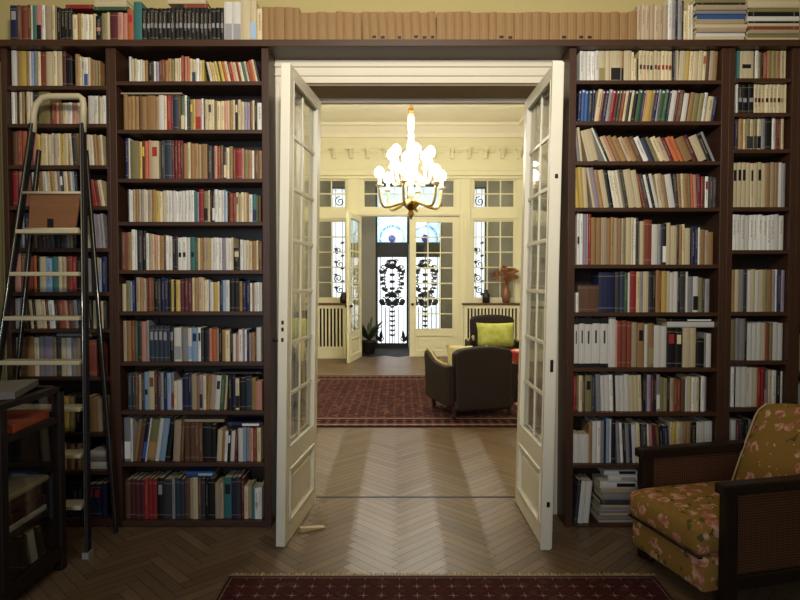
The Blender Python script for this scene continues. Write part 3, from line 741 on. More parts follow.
m = MB(); cb(m, VL-.015, VL, V0, V1, .1, zt1-.03); m.build('back_panel', 'black_wood', cab)
m = MB(); cb(m, VL, VX-.05, V1-.03, V1-.015, .1, zm-.03); m.build('end_panel', 'black_wood', cab)
m = MB(); cb(m, VX-.022, VX-.018, V0+.05, 2.70, zb1+.02, zm-.035); cb(m, VX-.022, VX-.018, 2.75, 3.17, zb1+.02, zm-.035); cb(m, VX-.022, VX-.018, V0+.05, 3.17, zm, zt1-.03); m.build('front_glass', 'case_glass', cab)
m = MB(); cb(m, VL+.05, VX-.05, V0+.05, V1-.05, zt1-.012, zt1-.008); m.build('top_glass', 'case_glass', cab)
def inside(name, mat, dims, loc, rot, label, cat):
    x, y, z = dims; m = MB().box(-x/2, x/2, -y/2, y/2, 0, z); o = m.build(name, mat, None, loc, bevel=.002); o.rotation_euler = rot; return tag(o, label, cat)
inside('folder', 'orange_paper', (.3, .34, .045), (-1.99, 2.97, zm-.004), (0,0,.08), 'orange red folder lying in the top of the display cabinet', 'folder')
inside('paper_sheet', 'paper_grey', (.3, .42, .004), (-2.35, 2.86, zm-.004), (0,0,-.06), 'grey sheet of paper lying at the back of the display cabinet top', 'paper')
inside('newspaper', 'paper_grey', (.30, .40, .035), (-2.03, 2.98, zt1+.001), (0,0,.3), 'folded grey newspaper lying on the display cabinet lid', 'newspaper')
# ------------------------------------------------------------------ floral armchair with cane sides
rz = math.radians(-76.4)
ac = tag(empty('armchair', (1.34, 3.35, 0), rz), 'ochre floral armchair with dark wooden frame and cane sides in front of the right bookcase', 'armchair')
AW = .66; AT = .615; AD = .76
for nm, x in (('far', 0.0), ('near', AW-.055)):
    f = MB(); f.box(x, x+.055, 0, .065, .0 if nm else 0, AT); f.box(x, x+.055, AD-.05, AD, 0, AT-.03)
    f.box(x-.008, x+.063, -.02, AD+.02, AT-.045, AT+.005); f.box(x+.005, x+.05, .065, AD-.05, .12, .19)
    fr = f.build('armrest', 'black_wood', ac, bevel=.008)
    MB().box(x+.02, x+.032, .065, AD-.05, .19, AT-.045).build('cane_panel', 'cane', fr)
def soft(name, mat, x0, x1, y0, y1, z0, z1, puff=.02, par=None, bev=.05):
    m = MB(); nx_, ny_ = 10, 10
    def top(i, j): a = -1+2*i/nx_; b = -1+2*j/ny_; return puff*(1-a**4)*(1-b**4)
    V = {}
    for s, z in ((0, z0), (1, z1)):
        for i in range(nx_+1):
            for j in range(ny_+1): V[(i,j,s)] = m.b.verts.new((x0+(x1-x0)*i/nx_, y0+(y1-y0)*j/ny_, z+(top(i,j) if s else -top(i,j)*.3)))
    for i in range(nx_):
        for j in range(ny_):
            m.poly([V[(i,j,1)],V[(i+1,j,1)],V[(i+1,j+1,1)],V[(i,j+1,1)]]); m.poly([V[(i,j,0)],V[(i,j+1,0)],V[(i+1,j+1,0)],V[(i+1,j,0)]])
    for i in range(nx_):
        m.poly([V[(i,0,0)],V[(i+1,0,0)],V[(i+1,0,1)],V[(i,0,1)]]); m.poly([V[(i+1,ny_,0)],V[(i,ny_,0)],V[(i,ny_,1)],V[(i+1,ny_,1)]])
    for j in range(ny_):
        m.poly([V[(0,j+1,0)],V[(0,j,0)],V[(0,j,1)],V[(0,j+1,1)]]); m.poly([V[(nx_,j,0)],V[(nx_,j+1,0)],V[(nx_,j+1,1)],V[(nx_,j,1)]])
    o = m.build(name, mat, par, bevel=bev)
    for p_ in o.data.polygons: p_.use_smooth = True
    return o
soft('seat_base', 'floral', .058, AW-.058, -.075, AD-.04, .10, .262, .008, ac, .012)
sc_ = soft('seat_cushion', 'floral', .058, AW-.058, -.105, AD-.14, .27, .41, .028, ac, .03)
m = MB(); zz = .268
m.tube([(.062, -.08, zz), (.062, -.098, zz), (AW-.062, -.098, zz), (AW-.062, -.08, zz)], .006, 6); m.build('piping', 'black_wood', sc_)
# leaning back
bk = []
m = MB(); nb = 12
def bp(i, j, s):
    q = i/nb; r = j/nb; x = .06+(AW-.12)*q; zt = .36+.49*r
    if r > .85: x = .06+.045*((r-.85)/.15)**2+(AW-.12-.09*((r-.85)/.15)**2)*q
    y = AD-.20+.20*r**1.1 + (0 if s == 0 else .15-.03*r) - (.035*(1-(2*q-1)**4)*math.sin(PI*min(1, r*1.02)) if s == 0 else 0)
    return (x, y, zt+(.02*math.sin(PI*q) if r == 1 else 0))
V = {(i,j,s): m.b.verts.new(bp(i,j,s)) for i in range(nb+1) for j in range(nb+1) for s in (0,1)}
for i in range(nb):
    for j in range(nb):
        for s in (0,1):
            q = [V[(i,j,s)],V[(i+1,j,s)],V[(i+1,j+1,s)],V[(i,j+1,s)]]; m.poly(q if s == 0 else q[::-1])
for i in range(nb):
    m.poly([V[(i,0,0)],V[(i,0,1)],V[(i+1,0,1)],V[(i+1,0,0)]]); m.poly([V[(i,nb,1)],V[(i,nb,0)],V[(i+1,nb,0)],V[(i+1,nb,1)]])
    m.poly([V[(0,i,1)],V[(0,i,0)],V[(0,i+1,0)],V[(0,i+1,1)]]); m.poly([V[(nb,i,0)],V[(nb,i,1)],V[(nb,i+1,1)],V[(nb,i+1,0)]])
ob = m.build('backrest', 'floral', ac, bevel=.03)
for p_ in ob.data.polygons: p_.use_smooth = True
for xx in (0, nb): MB().tube([Vector(bp(xx, j, 0))+Vector((0, .005, 0)) for j in range(nb+1)], .006, 6).build('piping', 'trim_tan', ob)
for x in (.07, AW-.07):
    for y in (.04, AD-.06): MB().lathe([(.02, 0), (.028, .015), (.028, .04), (.016, .05), (.03, .08), (.032, .12)], 14, (x, y, 0)).build('leg', 'black_wood', ac)
# door wedge
wx, wy = at(300, 532, gy(532))[0], gy(532)
m = MB().prism([(0,0),(.16,0),(.16,.004),(0,.028)], (0,-.018,0), (1,0,0), (0,0,1), (0,.036,0)); o = m.build('door_wedge', 'trim_tan', None, (wx-.0, wy, .001)); o.rotation_euler = (0,0,.5); tag(o, 'thin wooden wedge on the floor at the foot of the left door leaf', 'door wedge')
# ------------------------------------------------------------------ bookcases
import re
BF, BB = 3.74, 3.962
TB = at(400, 46, 3.71)[1]; TT = at(400, 39.3, 3.71)[1]
def ux(u, v=300): return at(u, v, BF)[0]
CASES = dict(
 LM=(112.8, 119, 263, 270, [81, 129.5, 178.5, 221.7, 270, 311.5, 362, 411, 463, 521], 'wide bookcase left of the doorway'),
 LC=(5.5, 10.5, 109, 112.6, [85.5, 123.5, 165, 206, 248, 292, 329, 377, 433, 471, 519], 'bookcase behind the ladder'),
 RM=(567.5, 574.5, 718.5, 725.5, [80, 121, 161, 207.5, 264.5, 312.5, 368, 412.5, 464.5, 526], 'wide bookcase right of the doorway'),
 RC=(725.7, 731.5, 788, 794, [78, 112.5, 149, 207, 250, 312, 361, 408, 457, 520], 'narrow bookcase behind the floral armchair'),
 RB=(794.2, 800, 862, 868, [62, 98, 160, 205, 262, 318, 372, 430, 478, 520], 'bookcase at the right edge of the photo'))
CL = dict(LM='tall dark wooden bookcase with ten full shelves left of the doorway', LC='dark wooden bookcase at the far left behind the step ladder',
 RM='tall dark wooden bookcase with ten full shelves right of the doorway', RC='narrow dark bookcase with white paperbacks behind the floral armchair', RB='dark bookcase at the right edge of the photo, mostly cut off')
SH = .024
shelf_z = {}
for k, (a, b, c_, d_, vs, ph) in CASES.items():
    X0, X1, X2, X3 = ux(a), ux(b), ux(c_), ux(d_)
    r = tag(empty('bookcase', ((X0+X3)/2, BF, 0)), CL[k], 'bookcase'); ox, oy = (X0+X3)/2, BF
    for p0, p1 in ((X0, X1), (X2, X3)):
        MB().box(p0-ox, p1-ox, 0, BB-oy, 0, TB-.001).build('side_panel', 'dark_wood', r, bevel=.002)
    MB().box(X1-ox, X2-ox, BB-.008-oy, BB-oy, .02, TB-.001).build('back_panel', 'black_wood', r)
    zs_ = [at(400, v, BF)[1] for v in vs]; shelf_z[k] = zs_
    for i, z in enumerate(zs_):
        th = SH if i < len(zs_)-1 else min(z-.004, .05)
        MB().box(X1-ox+.0005, X2-ox-.0005, .002, BB-.009-oy, z-th, z).build('shelf', 'shelf_wood', r, bevel=.002)
o = MB().box(ux(-30, 40), ux(872, 40), 3.71, WY-.001, TB, TT).build('top_board', 'shelf_wood', bevel=.003)
tag(o, 'long dark shelf board running over both bookcases and the doorway', 'shelf')
# ------------------------------------------------------------------ books
ROWS = [
('LM',0,129,262,":56 w2.5 :59 c2.5 c2.5 :60 w3 w3 c2.5 t3 :61 k5 _1 w2 v3.5 :60 b3 q3 t3 :59 t4 i3 c2.5 :58 c2.5 c2 :56 q3 p2.5 :57 o2.5 :58 c3 :59 c4~h w3 :60 c3 y2.5 /-12 :62 k2 w2.5 y2.5 c2.5 y2.5 g2 y3 o2.5 c3 r3 p2.5 c3 r2.5 c3 e2.5 c2.5 q3 :60 o3 c2 d2 _2"),
('LM',1,123,262,":95 t4 :96 t4.5 t4 t3.5 b3 t5 t9 t4 :95 w5.5 c2.5 r4.5 m2 h5.5 b2 :96 g4~c w2.5 d3 :99 i3=y y2.5 p6~r w2.5 d1.5 c3 c4=d c2.5 :101 i3 c3.5 c4 p3 c2.5 t3 :100 c2.5 k3=c c3 :102 c3 v3 v3 :101 b2.5 c2 k3 :103 w5"),
('LM',2,125,262,":139 n3.5 w1.5 _1 :141 i8 y3 m3=y o3 p3 c8=r _2 :140 d4 h7 m2.5 :141 m3 r3 m3 :143 t4 c3 t4 :144 t4 f3 t6 _0.5 :146 d4.5 k2 p3 q3 b3 :147 d3~c c3 i3.5 :149 q2.5 r6.5 p2 :150 i4 t4 w2 b5 t3"),
('LM',3,128,261,":189 d1.5 w1.5 :190 w2 f3 t3 f2.5 s2.5 c3 w2 f4 t3.5 :191 y4.5 c3.5 c3 w3.5 w3.5 w3.5 w3 w3.5 w3.5 w3 w3.5 w3 e3 :192 v2 :190 r5 :191 i4~k c2.5 k2 d3~w :190 w3.5 w3.5 w3 l2 :192 w1.5 k1.5 :193 q4 q3.5 c2.5=b f2.5 c3 c3 t2 :195 w4 e4~n g2 b3"),
('LM',4,121,262,":232 b4 q2.5 t4 :230 w3.5 w2 k1.5 :231 d4 k4 :233 w3 :235 f3 c2.5 p3 c2.5 t4 b2.5 w3 :236 w3.5 k3 d2.5 :237 w4.5-k w4.5-k w4 e5-k :238 g2.5 c3 t2.5 f3.5 f2.5 y1.5 w3 w3 w3 w3.5 v3 w3.5 w3 c2 :248 k7=c :240 w3 w3 c3 :241 c3 t4.5 c2 b4"),
('LM',5,120,262,":284 c4 :281 i4.5 l2.5 n3 _1 :278 f4 t3 f3.5 b1.5 q4.5 b2 :279 k4 d3 :278 n4 n4 k3 :280 y3 k1.5 y3.5 c1.5 :279 m4 m4 m4 :278 c3 t4 f4 c2 :280 c2.5 w2 _1 :282 w4 y4.5 c2 :281 n3.5 :280 l3 w4 :279 k5 k5 :281 t3.5 n4 n4 :283 w2.5 t2 w2.5 w3 w2.5"),
('LM',6,123,262,":321 f3.5 t4.5 q3.5 g3 d4 p4.5 s2.5 :326 h4.5=s h4.5=s h4.5=s h4.5=s h2.5 k4=s :328 w7~s _0.5 s5.5 :328 w4~l l6=n w3=k :329 d3 k3 d2 p2.5 o5 f2 k3 :330 t3 c4.5 _1 k2 :334 w3 p2.5 :330 w4 v2 w2 n2.5 :333 v2 t3.5 b1.5 :328 w4.5 _1"),
('LM',7,128,262,":373 h4 d3 b3 :374 f2.5 d3 :372 l4-k c6=b m3 d3 s3 n3 :373 l4 s3~r :381 c3 w5 :374 n6 n3 :375 f5 t3 v3~n c3 /4 t3 f5 :375 w5=n :375 g4 c2 /0 k4 n3 :379 c4~k k6 :377 h6 :378 t4 :382 p6"),
('LM',8,122,261,":418 s7~w w2 /8 :420 t4 b4 :419 n4~u w1.5 i8~t :418 w4 l6 :419 k5 /3 :421 f7 b3 /0 :423 b5 b5 b4 b4 :424 k9 k5 /3 :430 c5 t3 :431 w3 k3=w w4 m3 /0 :428 w5 l3 :428 s4 p3 q4 c4"),
('LM',9,121,262,":480 b5 m5 m5 m4 :479 r3.5 r4 r4.5 k6=s d8 s3 h5 h4 :478 b5 f3 c5 b3 :479 d4 k3 k6 :483 f4 f4 :478 e8=k n4 d5 m3 :486 c4 f3 :488 e3 w4-v w3"),
('LC',0,12,106,":49 w5 t2.5 y6 t3 :51 w2.5 l2.5 s3 :52 c3 q6 :51 c6 c4 c5 m3.5 _1 :56 k6 _2.5 :54 t4 :57 c2.5 c2=v w4~u :58 c2.5 :60 t4 i3 t2 _6"),
('LC',1,11,106.5,":88 w3 c2.5 k1.5 c3 t3 k1.5 :89 c3 w2 d6 i10 _1 :103 q4 p3 t4 c4 w4 p4 c3 :104 t3 _5 :96 w5 w4 i1.5 c2 w4"),
('LC',2,13,106.5,":131 b5 q5 o5 _3 :134 q4 p5 y4 c3 c5 c4 w3 f4 c4 y4 c4 /-3 c4 d5 t4 _4 :135 c4 c4 w3 t4 t4 c3 _3"),
('LC',3,13,106.5,":170 r5 p5 _8 /-3 :172 w3 c3 t5 w4 :171 c3 t4 c3 v3 k3=w c4 t3 w2 l2 k3 _5 /-9 :180 c5 r5 q4 c4 _1"),
('LC',4,18,106.5,":212 d3 s2 :213 n5 m4 s3 d4 m3 :214 d4 h4 k5 d5 s3 i3 k3 _4 /-4 :215 d4 c4 :214 s5 v4 s3 _1"),
('LC',5,15,106.5,":253 p6 b5 :256 q6 o3 k3 :257 c6 :258 l6 :257 e5 c4 f4 q5 r5 :258 k5 _3 k3 s3 m3 y3 l3 :257 n5"),
('LC',6,15,106.5,":298 s4 s3 k5 /-4 :300 c3 k3 c5 c4 m3 w5 k3 q6 p3 b5 s4 h4 _2 s4 k3 /0 :301 c3 i3 c3 d3"),
('LC',7,15,104,":337 s4 b6 t6 c4 s4 v8 i3 :338 d4 c4 w5 s4 f4 _2 :340 k4 q8 _6"),
('LC',8,62,106,":397 _1 y4 i4 _2 k4 _2 t5 :398 t5 f4 _3"),
('LC',9,62,82,":444 f3 b3 t3 d3 f3"),
('LC',10,60,106.5,":484 d3 _3 k5 n5 n5 m4~r n6=r n6=r n5"),
('RM',0,580,723,":45 w4 w4 w4 w4 w4 :47 c7~i :47 c5 c12~k :49 t2.5~k :48 c8 :52 c3 :58 c3 k1.5 :50 c4-d c4-r c4-g c4-k c4-b c4-q c4-r c4-q c4-r k2 s2 c2 /3 :47 c7 :48 y4 c4 c5 c5 c4=o b3 :50 f5 t4"),
('RM',1,578,717,"/2 :90 n3. u4. u4. h4. n3. /8 c5. q3. n4. s4. r4. m4. g3. q4. c3. d4. c3. k4. g5. h3. p2. y6 t3. n4. v2. g5. g4. n3. w6 m3. b5 :93 w6 _1 t5 i6 i5 w4 _1 :97 c6 n4"),
('RM',2,576,716,"/-6 :124 s3 c3 /-14 :126 c12 /-24 w2 k3 :136 c4 p3 t5 :137 t6 f5 t6 b6 w6 h6 i4 c6 f6 m4 o6 o4 t9 :135 m6 c9 k5 :132 s3"),
('RM',3,576,718,"/-4 :166 y4 y5 c5 /-10 :167 c3 v5 :170 t4 c6 k5 :170 w4 c4 w3 i3 d3 c8 c6 /-13 :174 q3 d4 w3 k3 w4 /-9 c4 f4 t3 w7 /-5 d4 t3 /-3 c3 t5 i3 o3 p4 m4 /0 :177 r2 k2 w4=r _1 d4 d4"),
('RM',4,577,717,":213 w3-k w3 :214 v4 w1 r3 :218 t5 t5 f6 t4 t3 f4 t4 w1 i3 c5 c3 w2 d3 _1 :221 c4 :220 q8 :224 w6 s3 h2 :223 k4~w c4 :225 c6 d2.5 :225 t3 c3 :228 c5 _1 :227 n4 n3 :228 w2 :230 t5 f4 :232 t5 _2"),
('RM',5,576,716,":293 w3 :285 b23 :272 n17 d5 h5 g4 w2 :272 r7 c4 s3 c6 d5 k3 :271 t4 q3 y5 :272 c3 w4.5 w4.5 k3 d6 w2 :277 s6 w6~k :278 i4 d3 :279 s5 _6"),
('RM',6,574,716,":318 w5# w6# w7.5# w8# w8# :318 w8 :321 p1.5 q5 q4.5 q4.5 :323 f6 t7=k :324 w4 t6~i :326 w7 w6 :328 k9=r k7=c :328 c7 c7 :338 k8 :333 s2 w5 _3"),
('RM',7,574,716,":376 r3 _2 c4 b3 i7=k _1 h3 /-2 :375 s5 w5 w5 w4 k2 w5 w5 w5 c5 c5 c4 /0 k3 d2 v4 m3 k3 s4~w :378 i4 i4 k3 :379 f4 q4 q4 b4 w2 :377 c5 w4 c4 k2 w4 s3 _7"),
('RM',8,573,715,":434 w7.5 w10 :424 t4 :421 w5 w4 s4 k2 :419 l4 w2 k4 /-3 :424 s4 w3.5 k3 :424 s4 n3 w5 c4 /0 :425 d6 /-4 w2 p4 m3 b4 :426 k4 n6 /0 :422 c3 y4 c4 f4 t4 t4 k6 :422 w9~k w8~k _1"),
('RM',9,574,596,"/5 :480 d3 :481 w5 w5 _6"),
('RC',0,737,786,":48 e3 c16-k m1 w4 :52 i3.5 k2 :52 q4 :49 t5 i5 t5 f4 :50 c2"),
('RC',1,736,786,":82 w1.5 k5-s k6-s k6-s :82 c4-b c4-k c4-q c4-k c4-b c4-b c4-k c4-i c1.5"),
('RC',2,736,786,":117 n3 t5 c3 i4~d c4~d i4~d c4~k s4 k7 w3 f2 m3 q2 c3 _2"),
('RC',3,733,785,":163 c4=k c4=k c4=k c4 c3=k c4 c4=k c4 t4 f4 t3 w3 s3"),
('RC',4,732,784,":215 w4 w4 w4 w4 w4 w4 w4 w4 w4 w4 w4 w4"),
('RC',5,732,785,":270 t3 c4 s4 d4 w3 c4 w4 c5 i3 t5 s3 w2 n3 v3"),
('RC',6,731,783,":319 i5 s4 s6 k3 :323 w5 w5 w5 c5 q4 i4 w6 w5"),
('RC',7,731,782,":367 w4 k1.5 w7 w6 c4 w5 c5 r4 r3 m2~p :371 s4 c4 w5 k5 w2"),
('RC',8,731,752,":420 w4 m3 d4 k3 s3"),
('RB',2,800,862,":120 t6 c5 b6 t5 k6 c5 t6"),('RB',4,800,862,":215 k4 w4 d6 c5 t5 k6"),('RB',6,800,862,":335 i5 b6 c5 t6 k5"),('RB',7,800,862,":385 w6 k4 c7 c6 t5"),
('TOP',0,10,141.5,":5 n7.5=s b4 q5 b4 c1.5 e4 p5~k w3.5 f6 c3 i2 :8 k4 k4 k4 k4 :14 c5 t3 c3.5 w4 c4 c3.5 :15 k6-p :13 i5 c3 m8 p5 p4 :10 o6=r :2 e8"),
('TOP',1,142,224," ".join([":8"]+["k4-s"]*20)),
('TOP',2,224,262,":1 w8~s w8~s :0.5 c9 c6~l :8 c5"),
('TOP',3,262,637,":7 t6 t5 t10 t8 t6 :12 t8 t8 t9 t9 t7 t9 t8 /-2 t7 t8, t8, t8 t7, t8 t8, t8, t7, /0 t9 t8 t7 t8 t9 t8 t7 t9, t8, t8 t9 t8 t8 t9 t8, t8 t8, t8, t7 t9 t8 t8 t8"),
('TOP',4,637,668,":5 f4.5 f4.5 f4.5 f4.5 f4.5 f4.5 f4.5"),
('TOP',5,668,694,":-2 w4 s4 k2 :0 s4 k2 :10 c4 :5 c3 w3"),
]
TPH = {0: 'at the left end of the top board', 1: 'in the black set on the top board', 2: 'on the top board beside the black set', 3: 'in the long tan row above the doorway', 4: 'at the right end of the tan row on the top board', 5: 'on the top board beside the magazine stacks'}
ORD = 'first second third fourth fifth sixth seventh eighth ninth tenth eleventh twelfth thirteenth fourteenth fifteenth sixteenth seventeenth eighteenth nineteenth twentieth'.split()
SLOT = ['cv_'+k for k in BC]+['page']; SI = {k: i for i, k in enumerate(BC)}; PG = len(BC)
def add_cover(m, w, d, h, T, key):
    m.mi = SI[key]; t_ = min(.0022, w*.2); b_ = .004 if w > .012 else .0015
    if w > .012: out = [(0,d),(0,b_),(w*.18,b_*.35),(w*.5,0),(w*.82,b_*.35),(w,b_),(w,d)]
    else: out = [(0,d),(0,b_),(w*.3,0),(w*.7,0),(w,b_),(w,d)]
    inn = [(w-t_,d),(w-t_,b_+t_),(t_,b_+t_),(t_,d)]
    P = out+inn; n = len(P)
    A = [m.b.verts.new(T @ Vector((x,y,0))) for x, y in P]; B = [m.b.verts.new(T @ Vector((x,y,h))) for x, y in P]
    for i in range(n):
        j = (i+1) % n; m.poly([A[i],A[j],B[j],B[i]], [(P[i][0]/w,0),(P[j][0]/w,0),(P[j][0]/w,1),(P[i][0]/w,1)])
    m.poly(A[::-1], [(.02,0)]*n); m.poly(B, [(.02,.99)]*n)
    return t_, b_
def add_page(m, w, d, h, T, t_, b_):
    m.mi = PG; m.box(t_+.0002, w-t_-.0002, b_+t_+.0005, d-.004, .002, h-.004, T)
FL = {'=': (.60, .84), '~': (.06, .45), '-': (.40, .54), '.': (.915, .965), ',': (.10, .19)}
def add_lab(m, w, h, T, fl, key, b_):
    z = FL[fl]; m.mi = SI[key]; p = .28 if fl in '.,' else (.2 if fl in '=-' else .08)
    m.box(w*p, w*(1-p), -.0009, b_+.001, h*z[0], h*z[1], T)
BK = []
def put_row(case, ri, u0, u1, spec):
    if case == 'TOP': zb_, zc_ = TT, 9; v_b = 39.3; yf0 = 3.745
    else:
        zs_ = shelf_z[case]; zb_ = zs_[ri]; zc_ = (zs_[ri-1]-SH if ri else TB)-.004; v_b = CASES[case][4][ri]; yf0 = BF+.035
    items = []; vt = v_b-30; lean = 0
    for tk in spec.split():
        if tk[0] == ':': vt = float(tk[1:]); continue
        if tk[0] == '/': lean = math.radians(float(tk[1:])); continue
        if tk[0] == '_': items.append(('gap', float(tk[1:]))); continue
        q = re.match(r'([a-z])([\d.]*\d)([=~\-][a-z])?(#)?([.,])?$', tk); assert q, tk
        items.append((q[1], float(q[2]), vt+random.uniform(-.7, .7), lean, q[3], q[4], q[5]))
    vm = (v_b+items[-1][2] if items[-1][0] != 'gap' else v_b*2-30)/2
    X0, X1 = at(u0, vm, yf0)[0], at(u1, vm, yf0)[0]
    if case != 'TOP': X0 = max(X0, ux(CASES[case][1])+.003); X1 = min(X1, ux(CASES[case][2])-.003)
    kpx = (X1-X0)/(u1-u0)
    # natural footprint
    tot = 0; fixed = 0; seq = []; pl, ph_ = 0, 0
    if items[0][0] != 'gap' and items[0][3] < 0: pass
    for it in items:
        if it[0] == 'gap': tot += it[1]*kpx; seq.append((it, 0)); continue
        h = (at(400, it[2], yf0)[1]-zb_)
        g = 0
        if pl > it[3]+1e-6: g = min(ph_, h)*(math.tan(pl)-math.tan(it[3]))
        if not seq and it[3] < 0: g = max(0, h*math.tan(-it[3])-(X0-(ux(CASES[case][1]) if case != 'TOP' else -9))-.003)
        fixed += g; tot += it[1]*kpx/math.cos(it[3]); seq.append((it, g)); pl, ph_ = it[3], h
    if case != 'TOP' and items[-1][0] != 'gap' and items[-1][3] > 0: fixed += max(0, ph_*math.tan(items[-1][3])-(ux(CASES[case][2])-X1)+.004)
    sc = (X1-X0-fixed)/tot
    x = X0; cnt = {}; out = []
    for it, g in seq:
        if it[0] == 'gap': x += it[1]*kpx*sc; continue
        key, wpx, vtop, ln, two, hs, dot = it
        x += g; w = wpx*kpx*sc; foot = w/math.cos(ln)
        yf = yf0+random.uniform(-.007, .007)
        zt_ = min(at(400, vtop, yf)[1], zc_-(abs(math.sin(ln))*w if ln else 0)-.001)
        h = (zt_-zb_)/math.cos(ln); h = max(h-(abs(math.tan(ln))*w*.5 if ln else 0), .06)
        if key in 'bn' and wpx > 12: yf += .02
        piv = x+foot if ln > 0 else x
        dep = min(max(.11, h*.66), 3.948-yf) if case != 'TOP' else min(max(.11, h*.66), .2)
        b = dict(key=key, w=w-.0007, h=h, d=dep, x=piv, y=yf, z=zb_+.0004, ln=ln, two=two, hs=hs, dot=dot, case=case, ri=ri, x0=x, x1=x+foot, zt=zt_)
        out.append(b); x += foot
    BK.extend(out); return out
for r in ROWS: put_row(*r)
# names that single each book out
def bname(b):
    n = BC[b['key']][0]
    if b['two'] and BC[b['two'][1]][0] != n: n += ' and ' + BC[b['two'][1]][0]
    return n
rows = {}
for b in BK: rows.setdefault((b['case'], b['ri']), []).append(b)
def rowphrase(c, ri):
    if c == 'TOP': return TPH[ri]
    n = len(CASES[c][4]); s = 'top shelf' if ri == 0 else ('bottom shelf' if ri == n-1 else ORD[ri]+' shelf down')
    return s + ', ' + CASES[c][5]
for (c, ri), bs in rows.items():
    names = {}
    for b in bs: names.setdefault(bname(b), []).append(b)
    for n, L in names.items():
        for i, b in enumerate(L):
            if c == 'TOP' and ri == 1: b['label'] = 'black spine of the uniform black set on the top board, left of doorway'; b['shared'] = 1; continue
            if c == 'TOP' and ri == 3:
                b['label'] = 'tan volume with a small dark mark in the long row above the doorway' if b['dot'] else 'plain tan volume in the long uniform row above the doorway'; b['shared'] = 1; continue
            on = 'on the ' if c != 'TOP' else ''
            ph = on+rowphrase(c, ri) if c == 'TOP' else rowphrase(c, ri)
            if len(L) == 1: b['label'] = f'only {n} book, {ph}'
            elif len(L) == 2: b['label'] = f"{'left' if i == 0 else 'right'} of two {n} books, {ph}"
            elif i == len(L)-1: b['label'] = f'rightmost {n} book, {ph}'
            elif i == 0: b['label'] = f'leftmost {n} book, {ph}'
            else: b['label'] = f'{ORD[i] if i < 20 else str(i+1)} {n} book from left, {ph}'
            w_ = b['label'].split()
            if len(w_) > 16: b['label'] = b['label'].replace('wide bookcase left of the doorway', 'wide left bookcase').replace('wide bookcase right of the doorway', 'wide right bookcase').replace('narrow bookcase behind the floral armchair', 'bookcase behind floral armchair')
NIND = 272
def area(b):
    a = b['w']*b['h']
    if b['case'] == 'RB': a *= .05
    if b['case'] == 'LC' and b['ri'] > 3: a *= .7
    if b['case'] == 'RM' and b['ri'] == 8 and b['x0'] > ux(640): a *= .6
    if b['case'] == 'TOP': a *= .9
    return a
order = sorted(BK, key=area, reverse=True)
ind = set(id(b) for b in order[:NIND])
stuff = MB(); nst = 0
for b in BK:
    S = Matrix.Translation((b['x'], b['y'], b['z'])) @ Matrix.Rotation(b['ln'], 4, 'Y')
    off = Matrix.Translation((-b['w'], 0, 0)) if b['ln'] > 0 else Matrix.Identity(4)
    w, d_, h = b['w'], b['d'], b['h']
    if id(b) in ind:
        m = MB(); t_, b_ = add_cover(m, w, d_, h, off, b['key']); me_key = b['key']
        for f in m.b.faces: f.material_index = 0
        o = m.build('book', 'cv_'+b['key']); o.matrix_world = S
        tag(o, b['label'], 'book', 'books on the ' + (rowphrase(b['case'], b['ri']) if b['case'] != 'TOP' else 'top board: '+TPH[b['ri']]))
        p = MB(); add_page(p, w, d_, h, off, t_, b_)
        for f in p.b.faces: f.material_index = 0
        p.build('page_block', 'page', o)
        labs = []
        if b['two']: labs.append((b['two'][0], b['two'][1]))
        if b['dot']: labs.append((b['dot'], 'w' if b['dot'] == '.' else 'k'))
        for fl, ck in labs:
            q = MB(); add_lab(q, w, h, off, fl, ck, b_)
            for f in q.b.faces: f.material_index = 0
            lo = q.build('spine_label', 'cv_'+ck, o); lo['label'] = BC[ck][0]+' label on the spine'
        if b['hs']:
            for z0, z1 in ((.0, .075), (.88, 1.0)):
                q = MB(); q.box(-.0004, w+.0004, -.0008, .02, h*z0, h*z1, off); q.build('spine_band', 'cv_k', o)['label'] = 'black band on the spine'
            q = MB(); q.box(w*.38, w*.62, -.0007, .004, h*.48, h*.74, off); q.build('spine_label', 'cv_d', o)
    else:
        nst += 1; T = S @ off; t_, b_ = add_cover(stuff, w, d_, h, T, b['key']); add_page(stuff, w, d_, h, T, t_, b_)
        if b['two']: add_lab(stuff, w, h, T, b['two'][0], b['two'][1], b_)
        if b['dot']: add_lab(stuff, w, h, T, b['dot'], 'w' if b['dot'] == '.' else 'k', b_)
        if b['hs']:
            stuff.mi = SI['k']
            for z0, z1 in ((0, .075), (.88, 1)): stuff.box(-.0004, w+.0004, -.0008, .02, h*z0, h*z1, T)
so = stuff.build('slim_books', SLOT); tag(so, 'slimmer books of mixed colours filling the gaps on all the bookcase shelves', 'books', None, 'stuff')
print('BOOKS', len(BK), 'stuff', nst)
